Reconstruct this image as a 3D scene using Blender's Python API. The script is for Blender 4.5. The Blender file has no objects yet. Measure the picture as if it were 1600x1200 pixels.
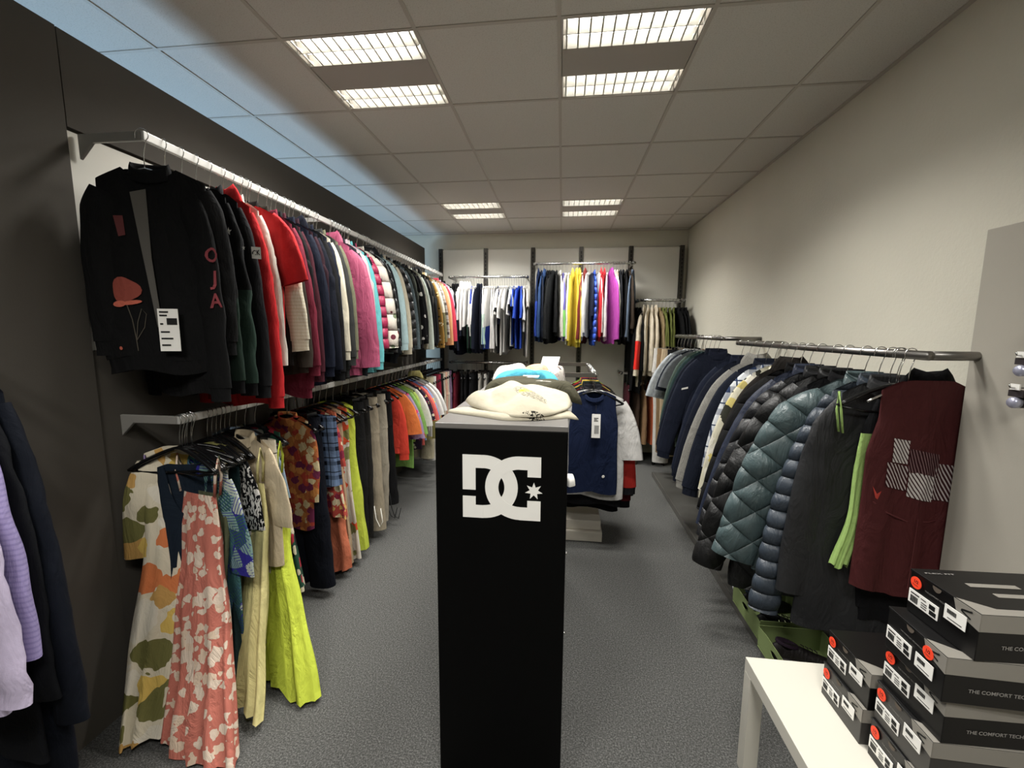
import bpy, math, random
import numpy as np
from mathutils import Vector, Matrix
sc = bpy.context.scene
COL = sc.collection
CZ = 1.65            # eye height
CE = CZ + 1.298      # suspended ceiling
PI = math.pi

# ------------------------------------------------------------------ basics
def lin(h):
    h = h.lstrip('#'); c = [int(h[i:i+2], 16)/255 for i in (0, 2, 4)]
    return tuple((x/12.92 if x <= .04045 else ((x+.055)/1.055)**2.4) for x in c) + (1,)
def mesh(name, V, F, mat=None, parent=None, smooth=True):
    me = bpy.data.meshes.new(name)
    me.from_pydata([tuple(map(float, v)) for v in V], [], [tuple(int(i) for i in f) for f in F])
    if mat: me.materials.append(mat)
    if smooth: me.polygons.foreach_set('use_smooth', [True]*len(me.polygons))
    me.update()
    o = bpy.data.objects.new(name, me); COL.objects.link(o)
    if parent: o.parent = parent
    return o
def tag(o, label, cat, group=None):
    o['label'] = label; o['category'] = cat
    if group: o['group'] = group
    return o
def thing(name, label, cat, loc=(0, 0, 0), rz=0, group=None):
    o = bpy.data.objects.new(name, None); COL.objects.link(o)
    o.empty_display_size = .05
    o.location = loc; o.rotation_euler = (0, 0, rz)
    return tag(o, label, cat, group)
def struct(o): o['kind'] = 'structure'; return o
def cat_geo(*gs):
    V, F = [], []
    for v, f in gs:
        n = len(V); V += [tuple(x) for x in v]; F += [tuple(i+n for i in q) for q in f]
    return V, F
def box(x0, x1, y0, y1, z0, z1):
    V = [(x, y, z) for z in (z0, z1) for y in (y0, y1) for x in (x0, x1)]
    F = [(0, 2, 3, 1), (4, 5, 7, 6), (0, 1, 5, 4), (2, 6, 7, 3), (0, 4, 6, 2), (1, 3, 7, 5)]
    return V, F
def bevel(o, w=.004, s=2):
    m = o.modifiers.new('bevel', 'BEVEL'); m.width = w; m.segments = s; m.limit_method = 'ANGLE'; return o
def grid_faces(M, N, closed=True, cap0=False, cap1=False):
    F = []
    for i in range(M-1):
        for j in range(N if closed else N-1):
            k = (j+1) % N
            F.append((i*N+j, i*N+k, (i+1)*N+k, (i+1)*N+j))
    if cap0: F.append(tuple(range(N-1, -1, -1)))
    if cap1: F.append(tuple((M-1)*N+j for j in range(N)))
    return F
def tube(pts, r, n=8, r2=None, caps=True, up=(0, 1, 0)):
    P = np.array(pts, float); M = len(P); V = []
    T = np.gradient(P, axis=0); T /= np.linalg.norm(T, axis=1)[:, None] + 1e-9
    rr = np.broadcast_to(np.array(r, float), (M,)); rb = rr if r2 is None else np.broadcast_to(np.array(r2, float), (M,))
    for i in range(M):
        u = np.array(up, float); a = np.cross(u, T[i])
        if np.linalg.norm(a) < 1e-3: a = np.cross((1, 0, 0), T[i])
        a /= np.linalg.norm(a); b = np.cross(T[i], a)
        for j in range(n):
            t = 2*PI*j/n; V.append(P[i] + a*math.cos(t)*rr[i] + b*math.sin(t)*rb[i])
    return V, grid_faces(M, n, True, caps, caps)
def wnoise(P, seed, scale, n=7):
    r = np.random.RandomState(seed); P = np.asarray(P)
    out = np.zeros(P.shape[:-1])
    for k in range(n):
        d = r.normal(size=3); d /= np.linalg.norm(d); d *= scale*r.uniform(.6, 1.7)
        out += np.sin(P @ d + r.uniform(0, 6.28))
    return out/n**.5

# ------------------------------------------------------------------ materials
MATS = {}
class NT:
    def __init__(s, name):
        m = bpy.data.materials.new(name); m.use_nodes = True; s.m = m; s.t = m.node_tree
        s.b = s.t.nodes['Principled BSDF']
        s.b.inputs['Specular IOR Level'].default_value = .3
    def n(s, typ, **kw):
        nd = s.t.nodes.new(typ)
        for k, v in kw.items():
            if k in nd.inputs: nd.inputs[k].default_value = v
            else: setattr(nd, k, v)
        return nd
    def l(s, a, b): s.t.links.new(a, b)
    def coord(s, sc3=(1, 1, 1), rot=(0, 0, 0)):
        c = s.n('ShaderNodeTexCoord'); m = s.n('ShaderNodeMapping')
        m.inputs['Scale'].default_value = sc3; m.inputs['Rotation'].default_value = rot
        s.l(c.outputs['Object'], m.inputs['Vector']); return m.outputs['Vector']
    def ramp(s, fac, stops, const=True):
        r = s.n('ShaderNodeValToRGB'); cr = r.color_ramp
        if const: cr.interpolation = 'CONSTANT'
        while len(cr.elements) < len(stops): cr.elements.new(.5)
        for e, (p, c) in zip(cr.elements, stops): e.position = p; e.color = lin(c) if isinstance(c, str) else c
        s.l(fac, r.inputs['Fac']); return r.outputs['Color']
    def mix(s, fac, a, b, mode='MIX'):
        m = s.n('ShaderNodeMix', data_type='RGBA', blend_type=mode)
        for sock, v in ((m.inputs[0], fac), (m.inputs[6], a), (m.inputs[7], b)):
            if isinstance(v, (int, float, tuple)): sock.default_value = v
            elif isinstance(v, str): sock.default_value = lin(v)
            else: s.l(v, sock)
        return m.outputs[2]
    def math(s, op, a, b=0.):
        m = s.n('ShaderNodeMath', operation=op)
        for i, v in enumerate((a, b)):
            if isinstance(v, (int, float)): m.inputs[i].default_value = v
            else: s.l(v, m.inputs[i])
        return m.outputs[0]
    def noise(s, vec, scale, det=2, rough=.5, dist=0):
        n = s.n('ShaderNodeTexNoise'); n.inputs['Scale'].default_value = scale; n.inputs['Detail'].default_value = det
        n.inputs['Roughness'].default_value = rough; n.inputs['Distortion'].default_value = dist
        s.l(vec, n.inputs['Vector']); return n.outputs['Fac']
    def col(s, v):
        if isinstance(v, str): s.b.inputs['Base Color'].default_value = lin(v)
        elif isinstance(v, tuple): s.b.inputs['Base Color'].default_value = v
        else: s.l(v, s.b.inputs['Base Color'])
    def bump(s, h, st=.3, dist=.01, prev=None):
        b = s.n('ShaderNodeBump'); b.inputs['Strength'].default_value = st; b.inputs['Distance'].default_value = dist
        s.l(h, b.inputs['Height'])
        if prev: s.l(prev, b.inputs['Normal'])
        s.l(b.outputs['Normal'], s.b.inputs['Normal']); return b.outputs['Normal']
def simple(key, color, rough=.5, metal=0, spec=.4, emit=None, bump=None):
    if key in MATS: return MATS[key]
    t = NT(key); t.col(color); t.b.inputs['Roughness'].default_value = rough; t.b.inputs['Metallic'].default_value = metal
    t.b.inputs['Specular IOR Level'].default_value = spec
    if emit: t.b.inputs['Emission Color'].default_value = emit[0]; t.b.inputs['Emission Strength'].default_value = emit[1]
    if bump: t.bump(t.noise(t.coord(), bump[0], 3), bump[1], bump[2])
    MATS[key] = t.m; return t.m
def fabric(color, pat=None, rough=.85, wr=1.0, sheen=.0, quilt=None):
    """fabric('#rrggbb', pattern)  pattern = None or a tuple (kind, colours..., scale)"""
    key = f'fabric_{color}_{pat}_{rough}_{wr}_{quilt}'
    if key in MATS: return MATS[key]
    t = NT('fabric'); v = t.coord()
    t.b.inputs['Roughness'].default_value = rough
    t.b.inputs['Specular IOR Level'].default_value = .15 if rough > .6 else .45
    base = None
    def tone(x):
        r_, g_, b_, _ = lin(x); y_ = .21*r_+.72*g_+.07*b_; k_ = .5 if y_ < .02 else (.5+.42*min(1, (y_-.02)/.06)); 
        return tuple((v_*.88+y_*.12)*k_*(1-.30*min(1, y_)) for v_ in (r_, g_, b_))+(1,)
    color = tone(color)
    if pat: pat = tuple(tone(x) if isinstance(x, str) and x.startswith('#') else x for x in pat)
    if pat is None:
        # slight dye variation of the cloth
        f = t.noise(v, 40, 2); c = color
        base = t.mix(f, tuple(x*.86 for x in c[:3])+(1,), tuple(min(1, x*1.12) for x in c[:3])+(1,))
    elif pat[0] == 'blotch':          # large painted flowers / leaves: distorted voronoi cut into flat colours
        sc_ = pat[-1]; cols = pat[1:-1]
        nv = t.n('ShaderNodeTexNoise'); nv.inputs['Scale'].default_value = sc_*1.1; t.l(v, nv.inputs['Vector'])
        add = t.n('ShaderNodeVectorMath', operation='MULTIPLY_ADD'); t.l(nv.outputs['Color'], add.inputs[0])
        add.inputs[1].default_value = (1.2/sc_,)*3; t.l(v, add.inputs[2])
        vo = t.n('ShaderNodeTexVoronoi'); vo.inputs['Scale'].default_value = sc_; t.l(add.outputs[0], vo.inputs['Vector'])
        sp = t.n('ShaderNodeSeparateColor'); t.l(vo.outputs['Color'], sp.inputs[0])
        st = [(i/len(cols), c) for i, c in enumerate(cols)]
        blot = t.ramp(sp.outputs[0], st)
        edge = t.ramp(vo.outputs['Distance'], [(0, '#ffffff'), (.56, '#000000')])
        base = t.mix(edge, color, blot)
    elif pat[0] == 'leaf':            # palm leaves: every voronoi cell holds one veined leaf turned its own way
        sc_ = pat[-1]; cols = pat[1:-1]; base = color
        for lay in range(2):
            off = t.n('ShaderNodeVectorMath', operation='ADD'); t.l(t.coord((1, .3, 1)), off.inputs[0]); off.inputs[1].default_value = (lay*.37, 0, lay*.61)
            vo = t.n('ShaderNodeTexVoronoi'); vo.inputs['Scale'].default_value = sc_; t.l(off.outputs[0], vo.inputs['Vector'])
            dl = t.n('ShaderNodeVectorMath', operation='SUBTRACT'); t.l(off.outputs[0], dl.inputs[0]); t.l(vo.outputs['Position'], dl.inputs[1])
            sp = t.n('ShaderNodeSeparateColor'); t.l(vo.outputs['Color'], sp.inputs[0])
            ro = t.n('ShaderNodeVectorRotate'); ro.rotation_type = 'AXIS_ANGLE'; ro.inputs['Axis'].default_value = (0, 1, 0)
            t.l(dl.outputs[0], ro.inputs['Vector']); t.l(t.math('MULTIPLY', sp.outputs[0], 6.28), ro.inputs['Angle'])
            xy = t.n('ShaderNodeSeparateXYZ'); t.l(ro.outputs[0], xy.inputs[0])
            u = t.math('ABSOLUTE', xy.outputs['X']); v_ = xy.outputs['Z']
            fr = t.math('FRACT', t.math('MULTIPLY', t.math('ADD', t.math('MULTIPLY', u, 1.1), v_), sc_*7.))
            vein = t.math('LESS_THAN', fr, .72); half = .78/sc_
            q_ = t.math('DIVIDE', v_, half); lim = t.math('MULTIPLY', t.math('SUBTRACT', 1., t.math('MULTIPLY', q_, q_)), .5/sc_)
            on = t.math('MULTIPLY', t.math('LESS_THAN', u, lim), vein)
            cc = t.ramp(sp.outputs[1], [(k/len(cols), c_) for k, c_ in enumerate(cols)])
            base = t.mix(on, base, cc)
    elif pat[0] == 'fleck':           # small stroke print
        sc_ = pat[-1]
        n = t.noise(t.coord((1, 1, .6), (0, .6, 0)), sc_, 1, .4, 1.8)
        base = t.ramp(n, [(0, color), (.52, pat[1])])
    elif pat[0] == 'dots':
        vo = t.n('ShaderNodeTexVoronoi'); vo.inputs['Scale'].default_value = pat[-1]; t.l(v, vo.inputs['Vector'])
        sp = t.n('ShaderNodeSeparateColor'); t.l(vo.outputs['Color'], sp.inputs[0])
        d = t.ramp(vo.outputs['Distance'], [(0, '#ffffff'), (pat[-2], '#000000')])
        on = t.ramp(sp.outputs[0], [(0, '#000000'), (.35, '#ffffff')])
        cc = t.ramp(sp.outputs[1], [(i/len(pat[1:-2]), c) for i, c in enumerate(pat[1:-2])])
        base = t.mix(t.mix(1, d, on, 'MULTIPLY'), color, cc)
    elif pat[0] == 'plaid':
        sc_ = pat[-1]; sp = t.n('ShaderNodeSeparateXYZ'); t.l(t.coord((sc_,)*3, (0, .05, .0)), sp.inputs[0])
        def line(o, w): return t.math('LESS_THAN', t.math('FRACT', o), w)
        a = line(sp.outputs['X'], .28); b = line(sp.outputs['Z'], .28); a2 = line(t.math('ADD', sp.outputs['X'], .5), .06); b2 = line(t.math('ADD', sp.outputs['Z'], .5), .06)
        base = t.mix(t.math('MULTIPLY', t.math('ADD', a, b), .5), color, pat[1])
        base = t.mix(t.math('MAXIMUM', a2, b2), base, pat[2])
    elif pat[0] == 'stripe':          # ('stripe', colour, axis, scale, width)
        sp = t.n('ShaderNodeSeparateXYZ'); t.l(t.coord((pat[3],)*3), sp.inputs[0])
        base = t.mix(t.math('LESS_THAN', t.math('FRACT', sp.outputs[pat[2]]), pat[4]), color, pat[1])
    elif pat[0] == 'diag':
        sp = t.n('ShaderNodeSeparateXYZ'); t.l(t.coord((1, 1, 1), (0, pat[2], 0)), sp.inputs[0])
        base = t.mix(t.math('LESS_THAN', t.math('FRACT', t.math('MULTIPLY', sp.outputs['X'], pat[3])), pat[4]), color, pat[1])
    elif pat[0] == 'melange':
        base = t.ramp(t.noise(t.coord((1, 1, .5)), pat[-1], 4, .7), [(.3, color), (.7, pat[1])], False)
    elif pat[0] == 'below':           # ('below', colour, z)  colour block under a height (local)
        sp = t.n('ShaderNodeSeparateXYZ'); t.l(t.coord(), sp.inputs[0])
        base = t.mix(t.math('LESS_THAN', sp.outputs['Z'], pat[2]), color, pat[1])
    elif pat[0] == 'diagblock':       # colour block under a slanted line
        sp = t.n('ShaderNodeSeparateXYZ'); t.l(t.coord(), sp.inputs[0])
        h = t.math('ADD', sp.outputs['Z'], t.math('MULTIPLY', t.math('ABSOLUTE', sp.outputs['X']), pat[3]))
        base = t.mix(t.math('LESS_THAN', h, pat[2]), color, pat[1])
    t.col(base)
    if sheen: t.b.inputs['Sheen Weight'].default_value = sheen
    nb = t.bump(t.noise(t.coord((1, 1, .38)), 11, 4, .6, .9), .6*wr, .028)
    if quilt:
        sp = t.n('ShaderNodeSeparateXYZ'); t.l(v, sp.inputs[0]); p_ = quilt[1]
        def wv(z): return t.math('POWER', t.math('ABSOLUTE', t.math('SINE', t.math('MULTIPLY', z, PI/p_))), .35)
        X_, Z_ = sp.outputs['X'], sp.outputs['Z']
        if quilt[0] == 'h': hq = wv(Z_)
        elif quilt[0] == 'd': hq = t.math('MULTIPLY', wv(t.math('ADD', Z_, t.math('MULTIPLY', X_, .8))), wv(t.math('SUBTRACT', Z_, t.math('MULTIPLY', X_, .8))))
        else: hq = wv(t.math('ADD', Z_, t.math('MULTIPLY', t.math('SINE', t.math('MULTIPLY', X_, 26.)), .28*p_)))
        nb = t.bump(hq, .9, .022, nb)
    t.bump(t.noise(v, 420, 1), .25, .002, nb)
    MATS[key] = t.m; return t.m

CHROME = simple('chrome', '#c9c9c7', .22, 1)
STEEL = simple('brushed_steel', '#8d8a86', .35, 1)
RAILW = simple('rail_silver_paint', '#c9c7c2', .35, .35)
BLACKP = simple('black_plastic', '#0b0b0c', .22, 0, .5)
WHITE = simple('white_laminate', '#cbc7bb', .4)
PAPER = simple('white_paper', '#eeece6', .7)
REDST = simple('red_sticker', '#ff4a2a', .6)
INK = simple('black_ink', '#101010', .6)

# ------------------------------------------------------------------ room shell
def plain(name, g, mat, smooth=False): return struct(mesh(name, g[0], g[1], mat, None, smooth))
def floor_mat():
    t = NT('grey_carpet'); v = t.coord()
    a = t.ramp(t.noise(v, 150, 5, .85), [(.36, '#303030'), (.5, '#525250'), (.68, '#90908d')], False)
    b = t.noise(v, 1.6, 3)
    t.col(t.mix(t.math('MULTIPLY', b, .3), a, '#454442')); t.b.inputs['Roughness'].default_value = .95
    t.b.inputs['Specular IOR Level'].default_value = .1
    t.bump(t.noise(v, 330, 3, .7), .6, .004); return t.m
def wall_mat(name, c, sc_=150, st=.35):
    t = NT(name); v = t.coord(); cc = lin(c)
    t.col(t.mix(t.noise(v, 3, 3), tuple(x*.95 for x in cc[:3])+(1,), tuple(min(1, x*1.05) for x in cc[:3])+(1,)))
    t.b.inputs['Roughness'].default_value = .8; t.b.inputs['Specular IOR Level'].default_value = .2
    t.bump(t.noise(v, sc_, 4, .6), st, .004); return t.m
def tile_mat():
    t = NT('mineral_fibre_tile'); v = t.coord()
    t.col(t.ramp(t.noise(v, 190, 3, .7), [(.3, '#b9b3a9'), (.45, '#cfcbc4'), (.7, '#d3cfc8')], False))
    t.b.inputs['Roughness'].default_value = .95; t.b.inputs['Specular IOR Level'].default_value = .05
    t.bump(t.noise(v, 160, 3, .7), .3, .003); return t.m
M_WALL = wall_mat('woodchip_wall', '#d2cebf', 55, .5)
M_GREY = wall_mat('dark_grey_board', '#4d4943', 300, .15)
M_BOARD = wall_mat('pale_board', '#d8d5cb', 300, .05)
XL, XR, YB, YF = -1.85, 1.58, 5.82, -2.6
plain('floor', box(-4.2, XR+.1, YF-.1, YB+.1, -.1, 0), floor_mat())
plain('wall_back', box(-4.2, XR+.1, YB, YB+.1, 0, CE+.3), M_WALL)
plain('wall_right', box(XR, XR+.1, YF, YB, 0, CE+.3), M_WALL)
plain('wall_front', box(-4.2, XR+.1, YF-.1, YF, 0, CE+.3), M_WALL)
# outer wall beyond the partition, with a daylight window
wl = cat_geo(box(-4.3, -4.2, YF, YB, 0, .5), box(-4.3, -4.2, YF, YB, 1.5, CE+.3), box(-4.3, -4.2, YF, 0, .5, 1.5), box(-4.3, -4.2, 5.4, YB, .5, 1.5))
plain('wall_outer', wl, M_WALL)
wg = cat_geo(box(-4.29, -4.24, 0, 5.4, .5, .56), box(-4.29, -4.24, 0, 5.4, 1.44, 1.5), *[box(-4.29, -4.24, y, y+.06, .56, 1.44) for y in (0, 1.78, 3.56, 5.34)])
plain('window_1', wg, WHITE)
plain('trim_1', box(-4.35, -4.18, 0, 5.4, .46, .5), WHITE)
# ceiling tiles (cells with a luminaire left open) + visible T-grid
GX0, GY0, G = -.04, 1.9446, .625
FIX = [(i, j) for j in (-4, 0, 4) for i in (-2, 0)]
g = []
for i in range(-7, 4):
    for j in range(-8, 8):
        if (i, j) in FIX: continue
        x0, y0 = GX0+i*G, GY0+j*G
        x1, y1 = min(x0+G, XR), min(y0+G, YB)
        if x0 >= XR or y0 >= YB or x1 < -4.2: continue
        g.append(box(max(x0, -4.2), x1, y0, y1, CE, CE+.015))
plain('ceiling', cat_geo(*g), tile_mat())
plain('roof_slab', box(-4.3, XR+.1, YF-.1, YB+.1, CE+.2, CE+.3), M_WALL)
M_TBAR = simple('t_bar_paint', '#b8b1a7', .6)
g = []
for i in range(-6, 4):
    x = GX0+i*G
    if x < XR: g.append(box(x-.009, x+.009, YF, YB, CE-.004, CE+.002))
for j in range(-7, 7):
    y = GY0+j*G
    g.append(box(-4.2, XR, y-.009, y+.009, CE-.0035, CE+.0025))
plain('trim_2', cat_geo(*g), M_TBAR)
plain('trim_3', cat_geo(box(XR-.022, XR, YF, YB, CE-.006, CE+.001), box(XL-2.3, XR, YB-.022, YB, CE-.006, CE+.001)), M_TBAR)

# partition on the left: does not reach the ceiling
PT, PE = 2.735, 5.64
plain('wall_left', box(XL-.1, XL-.02, YF, PE, 0, PT), M_GREY)
plain('trim_4', box(XL-.02, XL+.004, YF, 1.467, 0, PT), M_GREY)               # near board
plain('trim_5', box(XL-.02, XL+.0, 1.474, PE, 2.395, PT), M_GREY)             # fascia
plain('trim_6', box(XL-.02, XL-.012, 1.474, PE, 1.56, 2.385), M_BOARD)        # pale board behind the upper rail
plain('trim_7', box(XL-.02, XL-.006, 1.474, PE, 0, 1.557), M_GREY)            # lower board
M_SIDE = wall_mat('grey_side_panel', '#a29d92', 300, .08)

# ------------------------------------------------------------------ luminaires
M_TUBE = simple('lit_tube', '#ffffff', .5, 0, .2, ((1, .97, .9, 1), 7))
def louvre_mat():
    t = NT('polished_louvre'); t.col('#f2f0ea'); t.b.inputs['Roughness'].default_value = .35; t.b.inputs['Metallic'].default_value = .55; return t.m
M_LOUV = louvre_mat()
M_HOUS = simple('luminaire_white', '#a8a198', .5)
def luminaire(i, j, lab):
    x0, y0 = GX0+i*G+.012, GY0+j*G+.012; w = G-.024; cx, cy = x0+w/2, y0+w/2
    r = thing('ceiling_light', lab, 'ceiling light', (cx, cy, CE), 0, 'louvred lights in the suspended ceiling')
    h = w/2; d = .085
    V, F = box(-h, h, -h, h, .001, d)
    F = [f for k, f in enumerate(F) if k != 0]
    mesh('housing', V, F, M_HOUS, r, False)
    mesh('center_plate', *box(-h, h, -.105, .105, 0, .006), M_HOUS, r, False)
    for s in (-1, 1):
        ya, yb = (s*.105, s*h) if s > 0 else (s*h, s*.105)
        # two parabolic channels with cross blades
        lv = []; N = 10
        for c in range(2):
            a, b = ya+(yb-ya)*c/2, ya+(yb-ya)*(c+1)/2
            m = (a+b)/2; hw = (b-a)/2
            prof = []
            for k in range(N+1):
                u = -1+2*k/N; prof.append((m+u*(hw-.002), .06*(1-u*u)**.6+.001))
            V = [(x, y, z) for x in (-h+.004, h-.004) for y, z in prof]
            F = [(k, k+1, N+1+k+1, N+1+k) for k in range(N)]
            lv.append((V, F))
            for q in range(12):
                xb = -h+.02+q*(w-.04)/11
                pr_ = [(m+(-1+2*k/8)*(hw-.003)) for k in range(9)]
                V = []; 
                for x in (xb-.0035, xb+.0035):
                    for k, y in enumerate(pr_):
                        u = -1+2*k/8; V += [(x if True else 0, y, .0015), (xb, y, .0015+.024*(.35+.65*u*u))]
                F = []
                for p in range(2):
                    for k in range(8):
                        o = p*18+k*2; F.append((o, o+2, o+3, o+1))
                lv.append((V, F))
        L = mesh('louvre', *cat_geo(*lv), M_LOUV, r, True)
        for c in range(2):
            m = ya+(yb-ya)*(c+.5)/2
            mesh('fluorescent_tube', *tube([(-h+.02, m, .04), (0, m, .04), (h-.02, m, .04)], .011, 8), M_TUBE, L)
        ld = bpy.data.lights.new('lamp', 'AREA'); ld.shape = 'RECTANGLE'; ld.size = w-.03; ld.size_y = yb-ya-.02
        ld.energy = LAMP; ld.color = (1, .98, .935); ld.spread = math.radians(SPREAD)
        l2 = bpy.data.lights.new('lamp', 'AREA'); l2.shape = 'RECTANGLE'; l2.size = w-.03; l2.size_y = yb-ya-.02; l2.energy = 2.2; l2.color = ld.color
        lo = bpy.data.objects.new('lamp', l2); COL.objects.link(lo); lo.parent = r; lo.location = (0, (ya+yb)/2, -.008)
        lo = bpy.data.objects.new('lamp', ld); COL.objects.link(lo); lo.parent = r; lo.location = (0, (ya+yb)/2, -.006)
LAMP, SPREAD = 16.5, 132
for (i, j) in FIX:
    side = 'left' if i < 0 else 'right'
    row = {-4: 'behind the viewpoint', 0: 'nearest the viewer', 4: 'far, toward the back wall'}[j]
    luminaire(i, j, f'square louvred ceiling light, {side} of its pair, {row}')
# daylight through the window behind the partition
def area(name, loc, rot, sx, sy, e, c, spread=180):
    ld = bpy.data.lights.new(name, 'AREA'); ld.shape = 'RECTANGLE'; ld.size = sx; ld.size_y = sy; ld.energy = e; ld.color = c; ld.spread = math.radians(spread)
    o = bpy.data.objects.new(name, ld); COL.objects.link(o); o.location = loc; o.rotation_euler = rot; return o
area('window_daylight', (-4.23, 2.7, 1.0), (0, -PI/2, 0), .9, 5.2, 170, (.50, .74, 1.0))

# ------------------------------------------------------------------ back wall boards, uprights
UX = [-1.66, -1.04, -.405, .227, .861, 1.495]
ORD = 'first second third fourth fifth sixth seventh eighth ninth tenth eleventh twelfth thirteenth fourteenth fifteenth sixteenth seventeenth eighteenth nineteenth twentieth'.split()
for k in range(5):
    o = mesh('wall_panel', *box(UX[k]+.03, UX[k+1]-.03, 5.745, 5.765, .12, 2.725), M_BOARD, None, False)
    tag(bevel(o, .003), f'pale grey board on the back wall, {ORD[k]} from the left', 'wall panel', 'boards on the back wall')
M_UP = simple('upright_dark', '#4b4843', .4, .6)
M_SLOT = simple('upright_slot', '#0d0c0b', .8)
for k in range(6):
    r = thing('slotted_upright', f'dark slotted metal upright on the back wall, {ORD[k]} from the left', 'upright', (UX[k], 5.76, 0), 0, 'slotted uprights of the back wall')
    mesh('post', *box(-.026, .026, -.03, .05, .05, 2.74), M_UP, r, False)
    g = [box(s-.008, s+.008, -.0315, -.03, z, z+.035) for z in np.arange(.3, 2.68, .05) for s in (0,)]
    o = mesh('slot_row', *cat_geo(*g), M_SLOT, r, False)

# ------------------------------------------------------------------ rails
def u_rail(label, x, ya, yb, z, xw, mat, flat=True, ends=(True, True), gus=True):
    """clothes rail parallel to a side wall with arms to the wall at xw"""
    r = thing('clothes_rail', label, 'clothes rail', (x, ya, z))
    s = 1 if xw > x else -1; L = yb-ya; D = abs(xw-x)
    if flat: o = mesh('bar', *box(-.008, .008, 0, L, -.017, .017), mat, r, False); bevel(o, .003)
    else: mesh('bar', *tube([(0, 0, 0), (0, L/2, 0), (0, L, 0)], .0165, 16, up=(0, 0, 1)), mat, r)
    for e, y in zip(ends, (0, L)):
        if not e: continue
        yy = (y, y+.014) if y == 0 else (y-.014, y)
        V = [(0, yy[0], .017), (s*D, yy[0], .017), (s*D, yy[0], -.075 if gus else -.017), (s*(D-.06), yy[0], -.017), (0, yy[0], -.017)]
        V += [(a, yy[1], c) for a, b, c in V]
        F = [(0, 1, 2, 3, 4), (9, 8, 7, 6, 5)] + [(k, 5+k, 5+(k+1) % 5, (k+1) % 5) for k in range(5)]
        a = mesh('arm', V, F, simple('rail_arm_paint', '#96938d', .4, .3) if flat else mat, r, False); bevel(a, .003)
    if not flat:
        for o in [c for c in r.children if c.name.startswith('arm')]:
            y = o.data.vertices[0].co.y; y = y+.0165 if y < .01 else y-.0165
            o.modifiers.clear(); g_ = tube([(0, y, 0), (s*D/2, y, 0), (s*D, y, 0)], .0165, 16)
            o.data.clear_geometry(); o.data.from_pydata([tuple(map(float, q)) for q in g_[0]], [], g_[1]); o.data.polygons.foreach_set('use_smooth', [True]*len(o.data.polygons))
    if L > 2.5:
        for y in (L*.30, L*.63):
            mesh('arm', *box(min(0, s*D), max(0, s*D), y, y+.014, -.012, .012), mat, r, False)
    return r
def back_rail(label, xa, xb, z, y=5.42):
    r = thing('clothes_rail', label, 'clothes rail', (xa, y, z))
    L = xb-xa
    mesh('bar', *tube([(0, 0, 0), (L/2, 0, 0), (L, 0, 0)], .0155, 14, up=(0, 0, 1)), CHROME, r)
    for x in (.03, L-.03):
        a = mesh('arm', *box(x-.007, x+.007, 0, 5.728-y, -.02, .012), STEEL, r, False)
        mesh('ring', *tube([(x-.012, 0, 0), (x, 0, 0), (x+.012, 0, 0)], .021, 14, up=(0, 0, 1)), STEEL, a)
    return r
XU, ZU, XW_, ZW_ = -1.572, 2.363, -1.585, 1.268
u_rail('long silver clothes rail high on the dark left partition', XU, 1.50, 5.50, ZU, XL+.004, RAILW)
u_rail('long silver clothes rail low on the dark left partition', XW_, 1.55, 5.45, ZW_, XL-.006, RAILW)
XRr, ZR1, ZR2 = 1.283, 1.572, 1.598
u_rail('round steel rail on the right wall, nearest, full of winter jackets', XRr, 1.64, 3.28, ZR1, XR, STEEL, False, gus=False)
u_rail('round steel rail on the right wall, farther one, behind the jackets', XRr, 3.58, 5.0, ZR2, XR, STEEL, False, gus=False)
back_rail('chrome rail on the back wall holding white and navy sportswear', -1.47, -.43, 2.325)
back_rail('highest chrome rail in the middle of the back wall', -.375, .875, 2.48)
back_rail('chrome rail at the right end of the back wall, beige fleece', .90, 1.47, 2.03)
back_rail('low chrome rail at the left of the back wall under sportswear', -1.47, -.43, 1.235)
back_rail('low chrome rail at the right end of the back wall', .72, 1.40, 1.13)

# ------------------------------------------------------------------ hangers
def hook_pts():
    P = [(0, 0, -.115), (0, 0, -.075), (.004, 0, -.05)]
    for k in range(11):
        a = -PI*.30 + k/10*PI*1.36
        P.append((.0225*math.cos(a), 0, .0015+.0225*math.sin(a)))
    P += [(-.023, 0, -.014)]
    return P
HK = {}
def hanger_proto(kind):
    if kind in HK: return HK[kind]
    r = bpy.data.objects.new('clothes_hanger', None); r.empty_display_size = .03
    hk = mesh('hook', *tube(hook_pts(), .0019, 6), CHROME, r)
    if kind == 'black':
        P = [(.205*s, 0, -.118-.085*abs(s)**1.5) for s in np.linspace(-1, 1, 17)]
        g1 = tube(P, [.007]+[.0085]*15+[.007], 8, [.011]+[.012]*15+[.011])
        b1 = mesh('shoulder_bar', *g1, BLACKP, r)
        b2 = mesh('cross_bar', *tube([(-.2, 0, -.205), (-.1, 0, -.225), (.1, 0, -.225), (.2, 0, -.205)], .0055, 8), BLACKP, r)
    else:
        P = [(.135*s, 0, -.118-.06*abs(s)**1.3) for s in np.linspace(-1, 1, 15)]
        mesh('shoulder_bar', *tube(P, .0042, 7), CHROME if kind == 'chrome' else BLACKP, r)
    HK[kind] = (r, list(r.children)); return HK[kind]
USED = set()
def hanger(kind, loc, rz, label, group):
    pr_, ch = hanger_proto(kind)
    if kind not in USED:
        USED.add(kind); COL.objects.link(pr_); r = pr_
    else:
        r = pr_.copy(); COL.objects.link(r)
        for c in ch:
            d = c.copy(); COL.objects.link(d); d.parent = r
    r.location = loc; r.rotation_euler = (0, 0, rz)
    tag(r, label, 'clothes hanger', group)

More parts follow.
